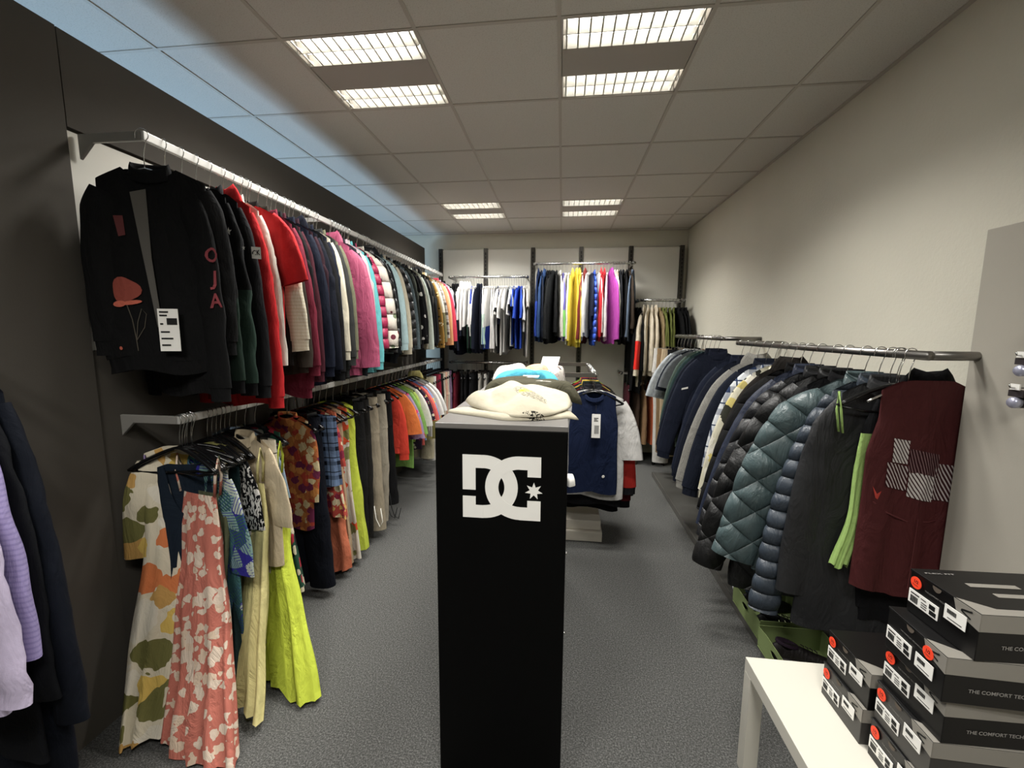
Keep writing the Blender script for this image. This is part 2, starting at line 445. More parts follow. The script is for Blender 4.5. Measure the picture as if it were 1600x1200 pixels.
# ------------------------------------------------------------------ garments
def interp(t, pts):
    xs = [p[0] for p in pts]; ys = [p[1] for p in pts]; return np.interp(t, xs, ys)
def quilt_fn(q, A, Bz):
    if not q: return 0
    kind, p, amp = q
    if kind == 'h': return amp*np.abs(np.sin(PI*Bz/p))**.5
    if kind == 'd': return amp*(np.abs(np.sin(PI*(Bz+A*.8)/p))*np.abs(np.sin(PI*(Bz-A*.8)/p)))**.25
    if kind == 'o': return amp*np.abs(np.sin(PI*(Bz/p + .28*np.sin(A*26))))**.45
def shell(W, D, ztop, zhem, N=28, M=22, neck=.075, slope=.36, nfront=.05, nback=.01, seed=0, fold=(3, .006), wr=.004,
          quilt=None, shift=(0, 0), lean=0, sag=.012, ex=.8, tpow=1.0):
    """torso-like closed sheet.  W, D: (t,value) lists of half width / half depth"""
    th = np.linspace(0, 2*PI, N, endpoint=False)
    c = np.sign(np.cos(th))*np.abs(np.cos(th))**ex; s = np.sign(np.sin(th))*np.abs(np.sin(th))**ex
    t = np.linspace(0, 1, M)**tpow
    w = interp(t, W); d = interp(t, D)
    rs = np.random.RandomState(seed)
    u0 = c*w[0]
    zt = ztop - slope*np.maximum(0, np.abs(u0)-neck)
    inn = np.clip(1-(np.abs(u0)/(neck*1.15))**2, 0, 1)**.5
    zt = zt - np.where(s < 0, nfront, nback)*inn
    zh = zhem + sag*np.sin(c*4+rs.uniform(0, 6)) 
    T = t[:, None]
    X = c[None]*w[:, None]; Y = s[None]*d[:, None]; Z = zt[None]*(1-T)+zh[None]*T
    f, amp = fold; ph = rs.uniform(0, 6.28)
    Y = Y + amp*T**.8*np.sin(f*PI*c[None]+ph+1.2*T)
    X = X + amp*.5*T*np.sin(f*2*PI*c[None]+ph*2)
    if quilt:
        q = quilt_fn(quilt, X, Z); fade = np.clip(T*9, 0, 1)
        X = X + c[None]*q*fade; Y = Y + s[None]*q*fade
    X = X + shift[0]*T**1.6; Y = Y + shift[1]*T**1.6
    X = X + lean*T
    P = np.stack([X, Y, Z], -1)
    nz = wnoise(P*np.array([1, 1.6, .55]), seed+5, 22)*wr*np.clip(T*4, .15, 1)
    P[..., 1] += nz; P[..., 0] += wnoise(P, seed+9, 15)*wr*.8
    return P.reshape(-1, 3), grid_faces(M, N, True), P
def sleeve(sg, P0, P1, P2, R, Dp, N=14, M=18, seed=0, wr=.004, quilt=None):
    t = np.linspace(0, 1, M)[:, None]
    P0, P1, P2 = map(np.array, (P0, P1, P2))
    C = (1-t)**2*P0 + 2*t*(1-t)*P1 + t*t*P2
    T = np.gradient(C, axis=0); T /= np.linalg.norm(T, axis=1)[:, None]
    a = np.cross(np.array([0, 1, 0.]), T); a /= np.linalg.norm(a, axis=1)[:, None]; b = np.cross(T, a)
    tt = t[:, 0]; r = interp(tt, R); d = interp(tt, Dp)
    th = np.linspace(0, 2*PI, N, endpoint=False)
    ct, st = np.cos(th), np.sin(th)
    S = np.concatenate([[0], np.cumsum(np.linalg.norm(np.diff(C, axis=0), axis=1))])
    q = 0
    if quilt: q = quilt_fn(quilt, C[:, None, 0]+a[:, None, 0]*ct[None]*r[:, None], C[:, None, 2]+a[:, None, 2]*ct[None]*r[:, None])
    P = C[:, None, :] + a[:, None, :]*(ct[None]*(r[:, None]+q))[..., None] + b[:, None, :]*(st[None]*(d[:, None]+q))[..., None]
    n1 = wnoise(P*np.array([1, 1, 1.5]), seed+3, 30)*wr
    fade = np.clip(t*4, .2, 1)
    P[..., 1] += n1*fade*.8; P[..., 0] += wnoise(P, seed+4, 26)*wr*fade*(.3 if quilt else .12)
    return P.reshape(-1, 3), grid_faces(M, N, True), P

KIND = {  # sw shoulder, hw hem half width, d depth, L hem below rail, sl sleeve length, out sleeve spread
 'jacket':  dict(sw=.215, hw=.25, d=.026, L=.86, sl=.66, out=.035, col='stand', cuff=1, band=1, cat='jacket'),
 'coat':    dict(sw=.22, hw=.27, d=.03, L=1.0, sl=.68, out=.05, col='stand', cuff=0, band=0, cat='coat'),
 'puffer':  dict(sw=.225, hw=.27, d=.04, L=.84, sl=.66, out=.05, col='stand', cuff=0, band=0, cat='puffer jacket', quilt=('h', .078, .008), wr=.004),
 'hoodie':  dict(sw=.215, hw=.24, d=.026, L=.82, sl=.66, out=.03, col='hood', cuff=1, band=1, cat='hoodie'),
 'sweater': dict(sw=.215, hw=.235, d=.024, L=.80, sl=.64, out=.03, col='crew', cuff=1, band=1, cat='sweater'),
 'shirt':   dict(sw=.21, hw=.235, d=.018, L=.86, sl=.62, out=.03, col='fold', cuff=1, band=0, cat='shirt'),
 't_shirt': dict(sw=.21, hw=.235, d=.016, L=.80, sl=.21, out=.08, col='crew', cuff=0, band=0, cat='t-shirt', short=1),
 'tank_top': dict(sw=.15, hw=.22, d=.016, L=.78, sl=0, out=0, col='crew', cuff=0, band=0, cat='tank top'),
 'vest':    dict(sw=.17, hw=.225, d=.02, L=.9, sl=0, out=0, col='crew', cuff=0, band=0, cat='vest'),
 'dress':   dict(sw=.16, hw=.26, d=.03, L=1.2, sl=0, out=0, col=None, cuff=0, band=0, cat='dress', fold=(6, .016)),
 'strap_dress': dict(sw=.13, hw=.26, d=.03, L=1.2, sl=0, out=0, col='strap', cuff=0, band=0, cat='dress', fold=(6, .016)),
 'trousers': dict(sw=.19, hw=.12, d=.03, L=1.15, cat='trousers'),
 'skirt':   dict(sw=.17, hw=.24, d=.03, L=.75, sl=0, out=0, col=None, cuff=0, band=0, cat='skirt', fold=(7, .012)),
}
GEO = {}
def garment(kind, color, loc, rz, label, group, pat=None, lod=1, seed=1, sleeve_col=None, sleeve_pat=None, trim=None, rough=.85, tagged=False, name=None, **ov):
    k = dict(KIND[kind]); k.update(ov)
    qq = k.get('quilt'); qq = qq[:2] if qq else None
    mat = fabric(color, pat, rough, quilt=qq); smat = fabric(sleeve_col or color, sleeve_pat if sleeve_col else pat, rough, quilt=qq); tmat = fabric(trim, None, rough) if trim else mat
    r = thing(name or kind.replace('strap_', ''), label, k['cat'], loc, rz, group)
    q = k.get('quilt'); wr = k.get('wr', .004)
    if q and lod > 0: q = (q[0], q[1], q[2]*.5)
    N, M, SN, SM = {0: (44, 40, 18, 26), 1: (28, 20, 12, 14), 2: (18, 11, 8, 9)}[lod]
    if q: N, M, SN, SM = {0: (64, 96, 26, 84), 1: (40, 60, 18, 52), 2: (24, 28, 12, 24)}[lod]
    L, sw, hw, d = k['L'], k['sw'], k['hw'], k['d']
    lng = k.get('sl', 0) > .45 and 'sw' not in ov
    if lng: sw *= .73; k['out'] = k['out']+.032
    sl_ = k.get('slope', .66 if lng else .46); wall = k.get('wall')
    sh = k.get('shift', (0, 0))
    zs = -.114-k.get('drop', 0)
    def fit(P):
        if wall:
            s_, lim = wall; x = P[..., 0]*s_; P[..., 0] = s_*np.where(x > lim-.03, lim-.03+.03*np.tanh((x-lim+.03)/.03*.6), x)
        return P.reshape(-1, 3)
    if kind == 'trousers':
        W = k['sw']
        wb, wf, _ = shell([(0, W), (1, W)], [(0, d*.7), (1, d)], -.13, -.2, N, 6, neck=1, slope=0, nfront=0, nback=0, seed=seed, fold=(2, .002), wr=.002)
        mesh('waistband', wb, wf, mat, r)
        up, uf, _ = shell([(0, W), (1, W*1.05)], [(0, d), (1, d*1.15)], -.195, -.42, N, 8, neck=1, slope=0, nfront=0, nback=0, seed=seed+1, fold=(3, .003), wr=.003)
        mesh('seat', up, uf, mat, r)
        for sg in (-1, 1):
            lv, lf, _ = sleeve(sg, (sg*W*.5, 0, -.40), (sg*W*.55, .0, -.7), (sg*(W*.5)+sh[0], sh[1], -L), [(0, W*.54), (.5, hw*.8), (1, hw*.72)], [(0, d*1.1), (1, d)], SN+4, SM+6, seed+sg, wr*1.4)
            mesh('leg', lv, lf, mat, r)
        for s in (-1, 1):
            mesh('label_clip', *box(s*.11-.012, s*.11+.012, -d*.75-.006, d*.75+.006, -.15, -.11), BLACKP, r, False)
        return r
    dress = kind in ('dress', 'strap_dress', 'skirt')
    if kind == 'skirt':
        v, f, P = shell([(0, sw), (1, hw)], [(0, d*.7), (1, d)], -.14, -L, N, M, neck=1, slope=0, nfront=0, nback=0, seed=seed, fold=k['fold'], wr=wr, shift=sh)
    elif kind == 'strap_dress':
        v, f, P = shell([(0, sw), (.12, sw*1.18), (.3, sw*1.12), (1, hw)], [(0, .012), (.15, d*.8), (1, d*1.2)], -.34-k.get('drop', 0)*.5, -L, N, M+8, neck=.5, slope=0, nfront=-.03, nback=.05, seed=seed, fold=k['fold'], wr=wr*1.5, shift=sh)
    elif kind == 'dress':
        v, f, P = shell([(0, sw), (.14, sw*1.05), (.32, sw*1.0), (1, hw)], [(0, .010), (.15, d*.8), (1, d*1.2)], zs, -L, N, M+8, nfront=k.get('nf', .10), seed=seed, fold=k['fold'], wr=wr*1.5, shift=sh)
    else:
        v, f, P = shell([(0, sw), (.14, sw*1.0), (.3, hw*.97), (.9, hw), (1, hw*(.96 if k['band'] else 1))], [(0, .012), (.12, d*.85), (.5, d), (1, d)], zs, -L, N, M, nfront=k.get('nf', .045), slope=sl_, seed=seed, fold=k.get('fold', (3, .005)), wr=wr, quilt=q, shift=sh)
    v = fit(P)
    body = mesh('bodice' if dress else 'torso', v, f, mat, r)
    r_geo = {'body': (v, P)}
    zsh = zs - sl_*(sw-.075)
    if k.get('sl', 0) > 0:
        for sg in (-1, 1):
            sl, out = k['sl'], k['out']
            if wall and sg == wall[0]: out = min(out, wall[1]-sw-.045)
            tw = k.get('fwd', 0)
            if k.get('short'):
                R = [(0, .075), (1, k.get('sr', .095))]; P1 = (sg*(sw+out*.7), 0, zsh-sl*.42)
            else:
                ft = k.get('fat', 1) if not (wall and sg == wall[0]) else 1
                R = [(0, .07), (.2, .078*ft), (.6, .068*ft), (1, .052*ft)]; P1 = (sg*(sw+.015+out*.5), tw*.4, zsh-sl*.33)
            Dp = [(0, d*.7), (.15, d*.95), (.7, d*.95), (1, d*.85)] if lod < 2 else [(0, d*.4), (.2, d*.75), (.7, d*1.1), (1, d*1.15)]
            P2 = (sg*(sw+out), tw, zsh-.02-sl)
            v2, f2, P_ = sleeve(sg, (sg*(sw-.045), 0, zsh-.05), P1, P2, R, Dp, SN, SM, seed+7*sg, wr*1.3, q)
            v2 = fit(P_); so = mesh('sleeve', v2, f2, smat, r); r_geo[sg] = (v2, P_)
            if k['cuff'] and lod < 2:
                ring = P_[-1]; cen = ring.mean(0); rows = []
                for dz, s_ in ((.01, .93), (0, .9), (-.03, .86), (-.055, .88)):
                    rr = cen+(ring-cen)*s_; rr = rr+np.array([0, 0, dz]); rows.append(rr)
                mesh('cuff', np.concatenate(rows), grid_faces(4, SN), tmat, so)
    if k.get('band') and lod < 2:
        ring = P[-1]; cen = ring.mean(0); rows = []
        for dz, s_ in ((.012, .985), (0, .96), (-.03, .94), (-.055, .95)):
            rows.append(cen+(ring-cen)*np.array([s_, s_, 1])+np.array([0, 0, dz]))
        mesh('hem_band', np.concatenate(rows), grid_faces(4, N), tmat, r)
    c = k.get('col')
    nn = 18 if lod < 2 else 10
    th = np.linspace(0, 2*PI, nn, endpoint=False)
    if c in ('stand', 'crew', 'fold'):
        h = {'stand': .042, 'crew': .008, 'fold': .028}[c]; rows = []
        dip = {'stand': .03, 'crew': .045, 'fold': .035}[c]
        for kk, (dz, s_) in enumerate(((-.018, 1.08), (h*.5, 1.0), (h, .93), (h*.7, .84), (-.012, .86))):
            y0 = np.where(np.sin(th) < 0, -dip, .0)
            rows.append(np.stack([.070*s_*np.cos(th), (.018+.008*(lod == 0))*s_*np.sin(th), zs+dz-.012+y0*np.abs(np.sin(th))], -1))
        mesh('collar', np.concatenate(rows), grid_faces(5, nn), tmat, r)
    elif c == 'hood':
        rows = []
        for kk, a in enumerate(np.linspace(0, 1, 8)):
            w_ = .10*math.sin(PI*(.12+.8*a))**.6; zc = zs+.05-.19*a
            rows.append(np.stack([w_*np.cos(th), .024*np.sin(th)*math.sin(PI*(.1+.85*a))+.012, zc+.012*np.cos(th*2)], -1))
        Pm = np.concatenate(rows); Pm[:, 1] += wnoise(Pm, seed, 40)*.004
        mesh('hood', Pm, grid_faces(8, nn, True, True, True), tmat, r)
    elif c == 'strap':
        for sg in (-1, 1):
            mesh('strap', *tube([(sg*.1, -.012, -.31), (sg*.115, -.014, -.22), (sg*.12, 0, -.150), (sg*.115, .012, -.22), (sg*.1, .012, -.31)], .004, 6, .006), mat, r)
    if tagged:
        z = -k['L']*.62
        mesh('price_tag', *box(.10, .145, -d-.02, -d-.018, z-.09, z), PAPER, r, False)
    GEO[r.name] = r_geo
    return r
def front_y(P, u, z, sgn=-1, off=.003):
    """front surface of a lofted part at lateral u / height z"""
    Q = P.reshape(-1, 3); m = P[:, :, 1].mean(1, keepdims=True)
    mask = ((P[..., 1]-m)*sgn > 0).reshape(-1)
    A = Q[mask]; dd = (A[:, 0]-u)**2+(A[:, 2]-z)**2
    i = np.argsort(dd)[:4]; w = 1/(dd[i]+1e-6)
    return float((A[i, 1]*w).sum()/w.sum()) + sgn*off
def decal(root, part, name, polys, mat, dst=None, off=.004, sub=0):
    """flat marks laid on the cloth: polys are lists of (u,z)"""
    P = GEO[root.name][part][1]; V, F = [], []
    for po in polys:
        if len(po) >= 8:
            A = np.array(po); c_ = A.mean(0); n = len(V); m = len(po)
            for s_ in (1, .75, .5, .25, .02): V += [(u, front_y(P, u, z, -1, off), z) for u, z in c_+(A-c_)*s_]
            F += [tuple(n+i for i in f) for f in grid_faces(5, m)]; continue
        n = len(V); V += [(u, front_y(P, u, z, -1, off), z) for u, z in po]; F.append(tuple(range(n, n+len(po))))
    return mesh(name, V, F, mat, dst or root, False)
def text_mesh(s, size, font_bold=False):
    cu = bpy.data.curves.new('t', 'FONT'); cu.body = s; cu.size = size; cu.align_x = 'CENTER'; cu.align_y = 'CENTER'; cu.resolution_u = 3
    if font_bold: cu.offset = size*.02
    ob = bpy.data.objects.new('t', cu); COL.objects.link(ob)
    dg = bpy.context.evaluated_depsgraph_get(); me = bpy.data.meshes.new_from_object(ob.evaluated_get(dg))
    V = [tuple(v.co) for v in me.vertices]; F = [tuple(p.vertices) for p in me.polygons]
    bpy.data.objects.remove(ob); bpy.data.curves.remove(cu); bpy.data.meshes.remove(me)
    return V, F
def ellipse(cx, cz, a, b, n=14, rot=0):
    return [(cx+a*math.cos(t)*math.cos(rot)-b*math.sin(t)*math.sin(rot), cz+a*math.cos(t)*math.sin(rot)+b*math.sin(t)*math.cos(rot)) for t in np.linspace(0, 2*PI, n, endpoint=False)]
def strip_poly(pts, w):
    L, R = [], []
    for i, (x, z) in enumerate(pts):
        a = pts[max(0, i-1)]; b = pts[min(len(pts)-1, i+1)]; dx, dz = b[0]-a[0], b[1]-a[1]; l = math.hypot(dx, dz)+1e-9
        L.append((x-dz/l*w, z+dx/l*w)); R.append((x+dz/l*w, z-dx/l*w))
    return [[L[i], L[i+1], R[i+1], R[i]] for i in range(len(pts)-1)]

def words(s): return len(s.split())
def run_rail(rail, where, axis, fixed, zrail, items, group, hang, first, start=1, lod_at=None, rz0=0, wall=None):
    """items: (pos, kind, colour, description, dict)   where: phrase for the labels"""
    from collections import Counter
    cnt = Counter(i[3] for i in items); seen = Counter(); roots = []
    for n, (pos, kind, color, desc, ov) in enumerate(items):
        ov = dict(ov); yaw = math.radians(ov.pop('yaw', 0 if axis == 'y' else 9*math.sin(n*1.1)+5*math.sin(n*2.7))); dx = ov.pop('dx', 0)
        kindword = KIND[kind]['cat']
        seen[desc] += 1
        if cnt[desc] > 1:
            o_ = ORD[seen[desc]-1]
            lab = f'{o_} {desc} from the {first} on the {where}'; hl = f'the {o_} {desc}'
        else:
            prev = items[n-1][3] if n else None
            lab = f'{desc} on the {where}' + (f', after the {prev}' if prev else f', {first} end')
            if words(lab) > 16: lab = f'{desc} on the {where}'
            hl = f'the {desc}'
        loc = (fixed+dx, pos, zrail) if axis == 'y' else (pos, fixed+dx, zrail)
        lod = ov.pop('lod', lod_at(pos) if lod_at else 2)
        if wall and kind not in ('trousers',): ov.setdefault('wall', wall)
        hloc = (fixed, pos, zrail) if axis == 'y' else (pos, fixed, zrail)
        hg = ov.pop('hang', hang)
        r = garment(kind, color, loc, rz0+yaw, lab, group, lod=lod, seed=start+n*13, **ov)
        roots.append(r)
        h2 = f'{"silver metal" if hg == "chrome" else "black plastic"} hanger holding {hl} on the {where}'
        if words(h2) > 16: h2 = h2.replace('silver metal ', '').replace('black plastic ', '')
        if words(h2) > 16: h2 = h2.replace(' the ', ' ')
        hanger(hg, hloc, rz0+yaw, h2, 'hangers on the '+where)
    return roots

# ================================================================== upper left rail
def lodL(y): return 0 if y < 1.9 else (1 if y < 3.6 else 2)
BLK, BLK2 = '#17171a', '#1f1f21'
UL = [
 (1.50, 'jacket', '#161617', 'black zip jacket with red poppy embroidery', dict(yaw=16, L=.83, sl=.58, out=.02, d=.03, sw=.185, hw=.215, col='fold', dx=.02)),
 (1.585, 'sweater', '#1b1b1c', 'black sweatshirt with red sleeve letters', dict(yaw=-16, L=.93, sl=.76, fat=1.15, out=.04)),
 (1.66, 'sweater', '#19191b', 'black green sweatshirt with white star', dict(yaw=-13, L=.92, sl=.74, sleeve_col='#1a1a1c', sleeve_pat=('diagblock', '#26392f', -.46, .5))),
 (1.73, 'sweater', '#161618', 'black sweatshirt with dark green cuffs', dict(yaw=-12, L=.90, sl=.76, sleeve_col='#17181a', sleeve_pat=('below', '#2b4036', -.55))),
 (1.80, 'jacket', '#202023', 'charcoal jacket with small white patch', dict(yaw=-12, L=.94, sl=.78, col='stand', out=.045)),
 (1.875, 'hoodie', '#c3161c', 'long bright red hoodie', dict(yaw=-12, L=1.02, sl=.84, out=.05)),
 (1.93, 'jacket', '#e0d6c8', 'pale cream fleece jacket', dict(yaw=-12, L=.86, sl=.7, cuff=0)),
 (1.985, 't_shirt', '#c81a1f', 'bright red short sleeved t-shirt', dict(yaw=-13, sl=.30, sr=.085, out=.10, L=.82)),
 (2.04, 'sweater', '#ddd3bb', 'cream ribbed knit sweater', dict(yaw=-12, pat=('stripe', '#d0c4a9', 'Z', 60, .4), sl=.58, out=.08, fat=1.2)),
 (2.10, 'coat', '#3b332a', 'long dark brown coat', dict(yaw=-10, L=.95, sl=.72)),
 (2.165, 'jacket', '#7d2438', 'burgundy fleece jacket', dict(yaw=-9, L=1.02, sl=.72, out=.05)),
 (2.235, 'jacket', '#54202d', 'dark maroon jacket', dict(yaw=-9, L=.93, sl=.76)),
 (2.31, 'jacket', '#1b2236', 'navy soft shell jacket', dict(yaw=-8, L=.97, sl=.74, out=.05)),
 (2.385, 'coat', '#161b2b', 'dark navy coat with hood', dict(yaw=-8, L=.98, sl=.76, col='hood', out=.05)),
 (2.455, 'jacket', '#1a1a1c', 'plain black jacket', dict(yaw=-8, L=.94, sl=.78)),
 (2.53, 'sweater', '#d9d0b7', 'long cream cardigan', dict(yaw=-8, L=.92, sl=.66, out=.03)),
 (2.59, 'jacket', '#3a3b3a', 'charcoal grey jacket', dict(yaw=-8, L=.97, sl=.7)),
 (2.625, 'jacket', '#6b6a52', 'khaki field jacket', dict(yaw=-8, L=.9, sl=.66)),
 (2.78, 'hoodie', '#a84467', 'raspberry pink rain jacket', dict(yaw=-10, L=.98, sl=.78, out=.09, fat=1.6, cat='rain jacket', cuff=0, rough=.6, name='jacket')),
 (2.83, 'jacket', '#2b3136', 'slate grey work jacket', dict(yaw=-6, L=.98, sl=.72)),
 (2.90, 'jacket', '#d8bcc6', 'pale pink jacket', dict(yaw=-6, L=.88, sl=.66)),
 (2.97, 'jacket', '#5cb9bd', 'turquoise fleece jacket', dict(yaw=-6, L=.98, sl=.76, out=.05)),
 (3.03, 'puffer', '#a81c4c', 'magenta quilted puffer jacket', dict(yaw=-6, L=.88, rough=.45)),
 (3.16, 'puffer', '#ece3d3', 'white floral puffer jacket', dict(yaw=-14, L=.84, sl=.66, out=.09, fat=1.25, pat=('dots', '#a83a44', '#6d2c3b', '#6d7a5c', .34, 17), quilt=('h', .12, .011))),
 (3.26, 'puffer', '#1a1a1b', 'glossy black puffer jacket', dict(yaw=-6, L=.9, rough=.35, col='hood')),
 (3.35, 'jacket', '#23262b', 'dark blue grey parka', dict(yaw=-5, L=.92, col='hood')),
 (3.44, 'sweater', '#b8d6d9', 'light blue sweatshirt', dict(yaw=-5, L=.86, out=.06)),
 (3.54, 'jacket', '#d7cbb0', 'beige teddy fleece jacket', dict(yaw=-5, L=.84, out=.06, sl=.68)),
 (3.64, 'puffer', '#202123', 'thin black quilted jacket', dict(yaw=-5, L=.9, rough=.4)),
 (3.74, 'sweater', '#66767b', 'blue grey melange sweater', dict(yaw=-5, pat=('melange', '#3f4c52', 120), out=.06, sl=.7)),
 (3.84, 'jacket', '#31352f', 'dark olive jacket', dict(yaw=-5)),
 (3.95, 'shirt', '#141416', 'black blouse with white flowers', dict(yaw=-5, pat=('dots', '#e8e4dc', '#c7a6b4', '#e8e4dc', .3, 15), out=.06)),
 (4.06, 'jacket', '#19191b', 'black zip cardigan', dict(yaw=-5)),
 (4.18, 'jacket', '#d2ddd0', 'pale mint blazer', dict(yaw=-5, out=.05, sl=.72, cuff=0, col='fold')),
 (4.29, 'jacket', '#1b1b1d', 'black blazer', dict(yaw=-4)),
 (4.40, 'jacket', '#202124', 'black hooded jacket', dict(yaw=-4, col='hood')),
 (4.52, 'shirt', '#8a651d', 'mustard blouse with small flowers', dict(yaw=-4, pat=('dots', '#f0e3c0', '#2b1d10', '#e7cf8a', .36, 38), out=.07, sl=.72)),
 (4.64, 'jacket', '#e2dac2', 'cream and olive two tone jacket', dict(yaw=-4, out=.06, sleeve_col='#e2dac2', sleeve_pat=('below', '#6b6642', -.52))),
 (4.76, 'shirt', '#cfc6bb', 'grey brown checked shirt', dict(yaw=-4, pat=('plaid', '#4a4038', '#7a5a4a', 9), out=.06)),
 (4.88, 'sweater', '#c88a55', 'tan orange knit cardigan', dict(yaw=-4, out=.07, sl=.70)),
 (5.00, 'sweater', '#bfa183', 'light brown sweater', dict(yaw=-4)),
 (5.10, 'jacket', '#c12f45', 'coral red jacket', dict(yaw=-4, out=.06)),
 (5.20, 'shirt', '#c9a9c4', 'pale lilac blouse', dict(yaw=-4)),
 (5.30, 'sweater', '#b7bcbc', 'light grey sweater', dict(yaw=-4, out=.05)),
 (5.40, 'jacket', '#18191b', 'last black jacket', dict(yaw=-3)),
]
UL += [(y, 'jacket', c, d, dict(yaw=-7, L=.84+.02*(k % 4), out=-.01, sl=.6, d=.02)) for k, (y, c, d) in enumerate([
 (2.02, '#2b2624', 'slim espresso jacket'), (2.20, '#1d1d20', 'slim black jacket'), (2.35, '#3d1f2b', 'slim plum jacket'), (2.49, '#22283a', 'slim navy jacket'), 
 (2.79, '#553044', 'slim mulberry jacket'), (2.865, '#30373b', 'slim slate cardigan'), (2.935, '#c9c4c0', 'slim pearl grey cardigan'), (3.015, '#20272d', 'slim ink blue jacket'), 
 (3.31, '#7a8a8c', 'slim pewter cardigan'), (3.49, '#3a4a4e', 'slim petrol cardigan'), (3.59, '#4a4136', 'slim mocha cardigan'), (3.69, '#9aa6a4', 'slim sage cardigan'), (3.79, '#25292a', 'slim onyx jacket'), (3.9, '#5a5f52', 'slim moss cardigan'),
 (4.0, '#2d2a2e', 'slim raven jacket'), (4.12, '#b8b0a0', 'slim oat cardigan'), (4.235, '#3b3b40', 'slim iron grey jacket'), (4.345, '#6f6a60', 'slim taupe cardigan'), (4.46, '#2a3033', 'slim midnight jacket'), (4.58, '#a08a60', 'slim camel cardigan'), (4.7, '#4b4a3a', 'slim fern jacket')])]
UL.sort(key=lambda q: q[0])
_UL_NAMES = [q[3] for q in UL]
ul = run_rail('upper', 'upper left rail', 'y', XU, ZU, UL, 'garments on the upper left rail', 'chrome', 'near', 100, lodL, wall=(-1, .268))
# hero details ---------------------------------------------------------
M_EMB = simple('poppy_red_thread', '#8a4034', .8); M_EMB2 = simple('poppy_coral_thread', '#c0634f', .8); M_EMBG = simple('stem_thread', '#4d473d', .8)
M_WMARK = simple('white_print', '#e4e1da', .7); M_LET = simple('felt_letters', '#8f4046', .9)
ul = [ul[_UL_NAMES.index(n)] for n in ('black zip jacket with red poppy embroidery', 'black sweatshirt with red sleeve letters', 'black green sweatshirt with white star', 'black sweatshirt with dark green cuffs', 'charcoal jacket with small white patch')]
j = ul[0]
decal(j, 'body', 'poppy_flower', [[(-.105+q*math.cos(a), -.57+q*math.sin(a)*.9) for a in np.linspace(0, 2*PI, 22, endpoint=False) for q in [.052+.006*math.cos(3*a)]]], M_EMB, off=.005)
decal(j, 'body', 'poppy_flower', [ellipse(-.130, -.622, .026, .012, 12, .1), ellipse(-.085, -.617, .036, .008, 12, .15)], M_EMB2, off=.006)
decal(j, 'body', 'stem', strip_poly([(-.105, -.62), (-.088, -.68), (-.08, -.75), (-.078, -.80)], .0016) + strip_poly([(-.079, -.76), (-.05, -.71), (-.04, -.66), (-.055, -.64), (-.07, -.69), (-.079, -.76)], .0012), M_EMBG)
decal(j, 'body', 'woven_badge', [[(-.12, -.30), (-.085, -.30), (-.08, -.37), (-.105, -.375)]], simple('dark_red_badge', '#5d2a2a', .8))
decal(j, 'body', 'lining', [[(-.055, -.215), (-.005, -.20), (.0, -.45), (.016, -.70), (-.0, -.71), (-.03, -.42)]], simple('grey_lining', '#55524d', .8), off=.009)
decal(j, 'body', 'snap_button', [ellipse(-.14, -.79, .007, .007, 10)], M_EMB2)
t_ = mesh('price_tag', *box(.015, .085, -.062, -.060, -.80, -.64), PAPER, j, False)
for z, x0, x1, hh_ in ((-.655, .022, .052, .006), (-.668, .022, .047, .006), (-.73, .022, .052, .006), (-.755, .022, .062, .006), (-.78, .022, .052, .006), (-.70, .022, .032, .006), (-.70, .045, .08, .025)):
    mesh('printed_line', *box(x0, x1, -.0635, -.062, z, z+hh_), INK, t_, False)
def letters_on(root, part, s, u, z, size, mat, rot=0, dst=None, name='lettering'):
    V, F = text_mesh(s, size, True); c, n = math.cos(rot), math.sin(rot)
    P = GEO[root.name][part][1]
    V = [(u+x*c-y*n, z+x*n+y*c) for x, y, _ in V]
    return mesh(name, [(a, front_y(P, a, b, -1, .006), b) for a, b in V], F, mat, dst or root, False)
for k_, ch in enumerate('OJA'): letters_on(ul[1], 1, ch, .265+.004*k_, -.44-.085*k_, .075, M_LET, .05)
def star(cx, cz, R, r_, n, a0=PI/2): return [(cx+(R if i % 2 == 0 else r_)*math.cos(a0+PI*i/n), cz+(R if i % 2 == 0 else r_)*math.sin(a0+PI*i/n)) for i in range(2*n)]
decal(ul[2], 1, 'star_patch', [star(.255, -.33, .018, .007, 5)], M_WMARK, off=.006)
decal(ul[3], 1, 'star_patch', [star(.26, -.38, .010, .004, 5)], M_WMARK, off=.006)
pp = decal(ul[4], 1, 'woven_patch', [[(.235, -.36), (.285, -.365), (.285, -.415), (.238, -.41)]], M_WMARK, off=.006)
P_ = GEO[ul[4].name][1][1]
for q_, ch in ((-.011, 'C'), (.011, 'K')):
    V, F = text_mesh(ch, .03, True)
    mesh('letter', [(.261+q_+x, front_y(P_, .261+q_+x, -.388+y, -1, .009), -.388+y) for x, y, _ in V], F, INK, pp, False)

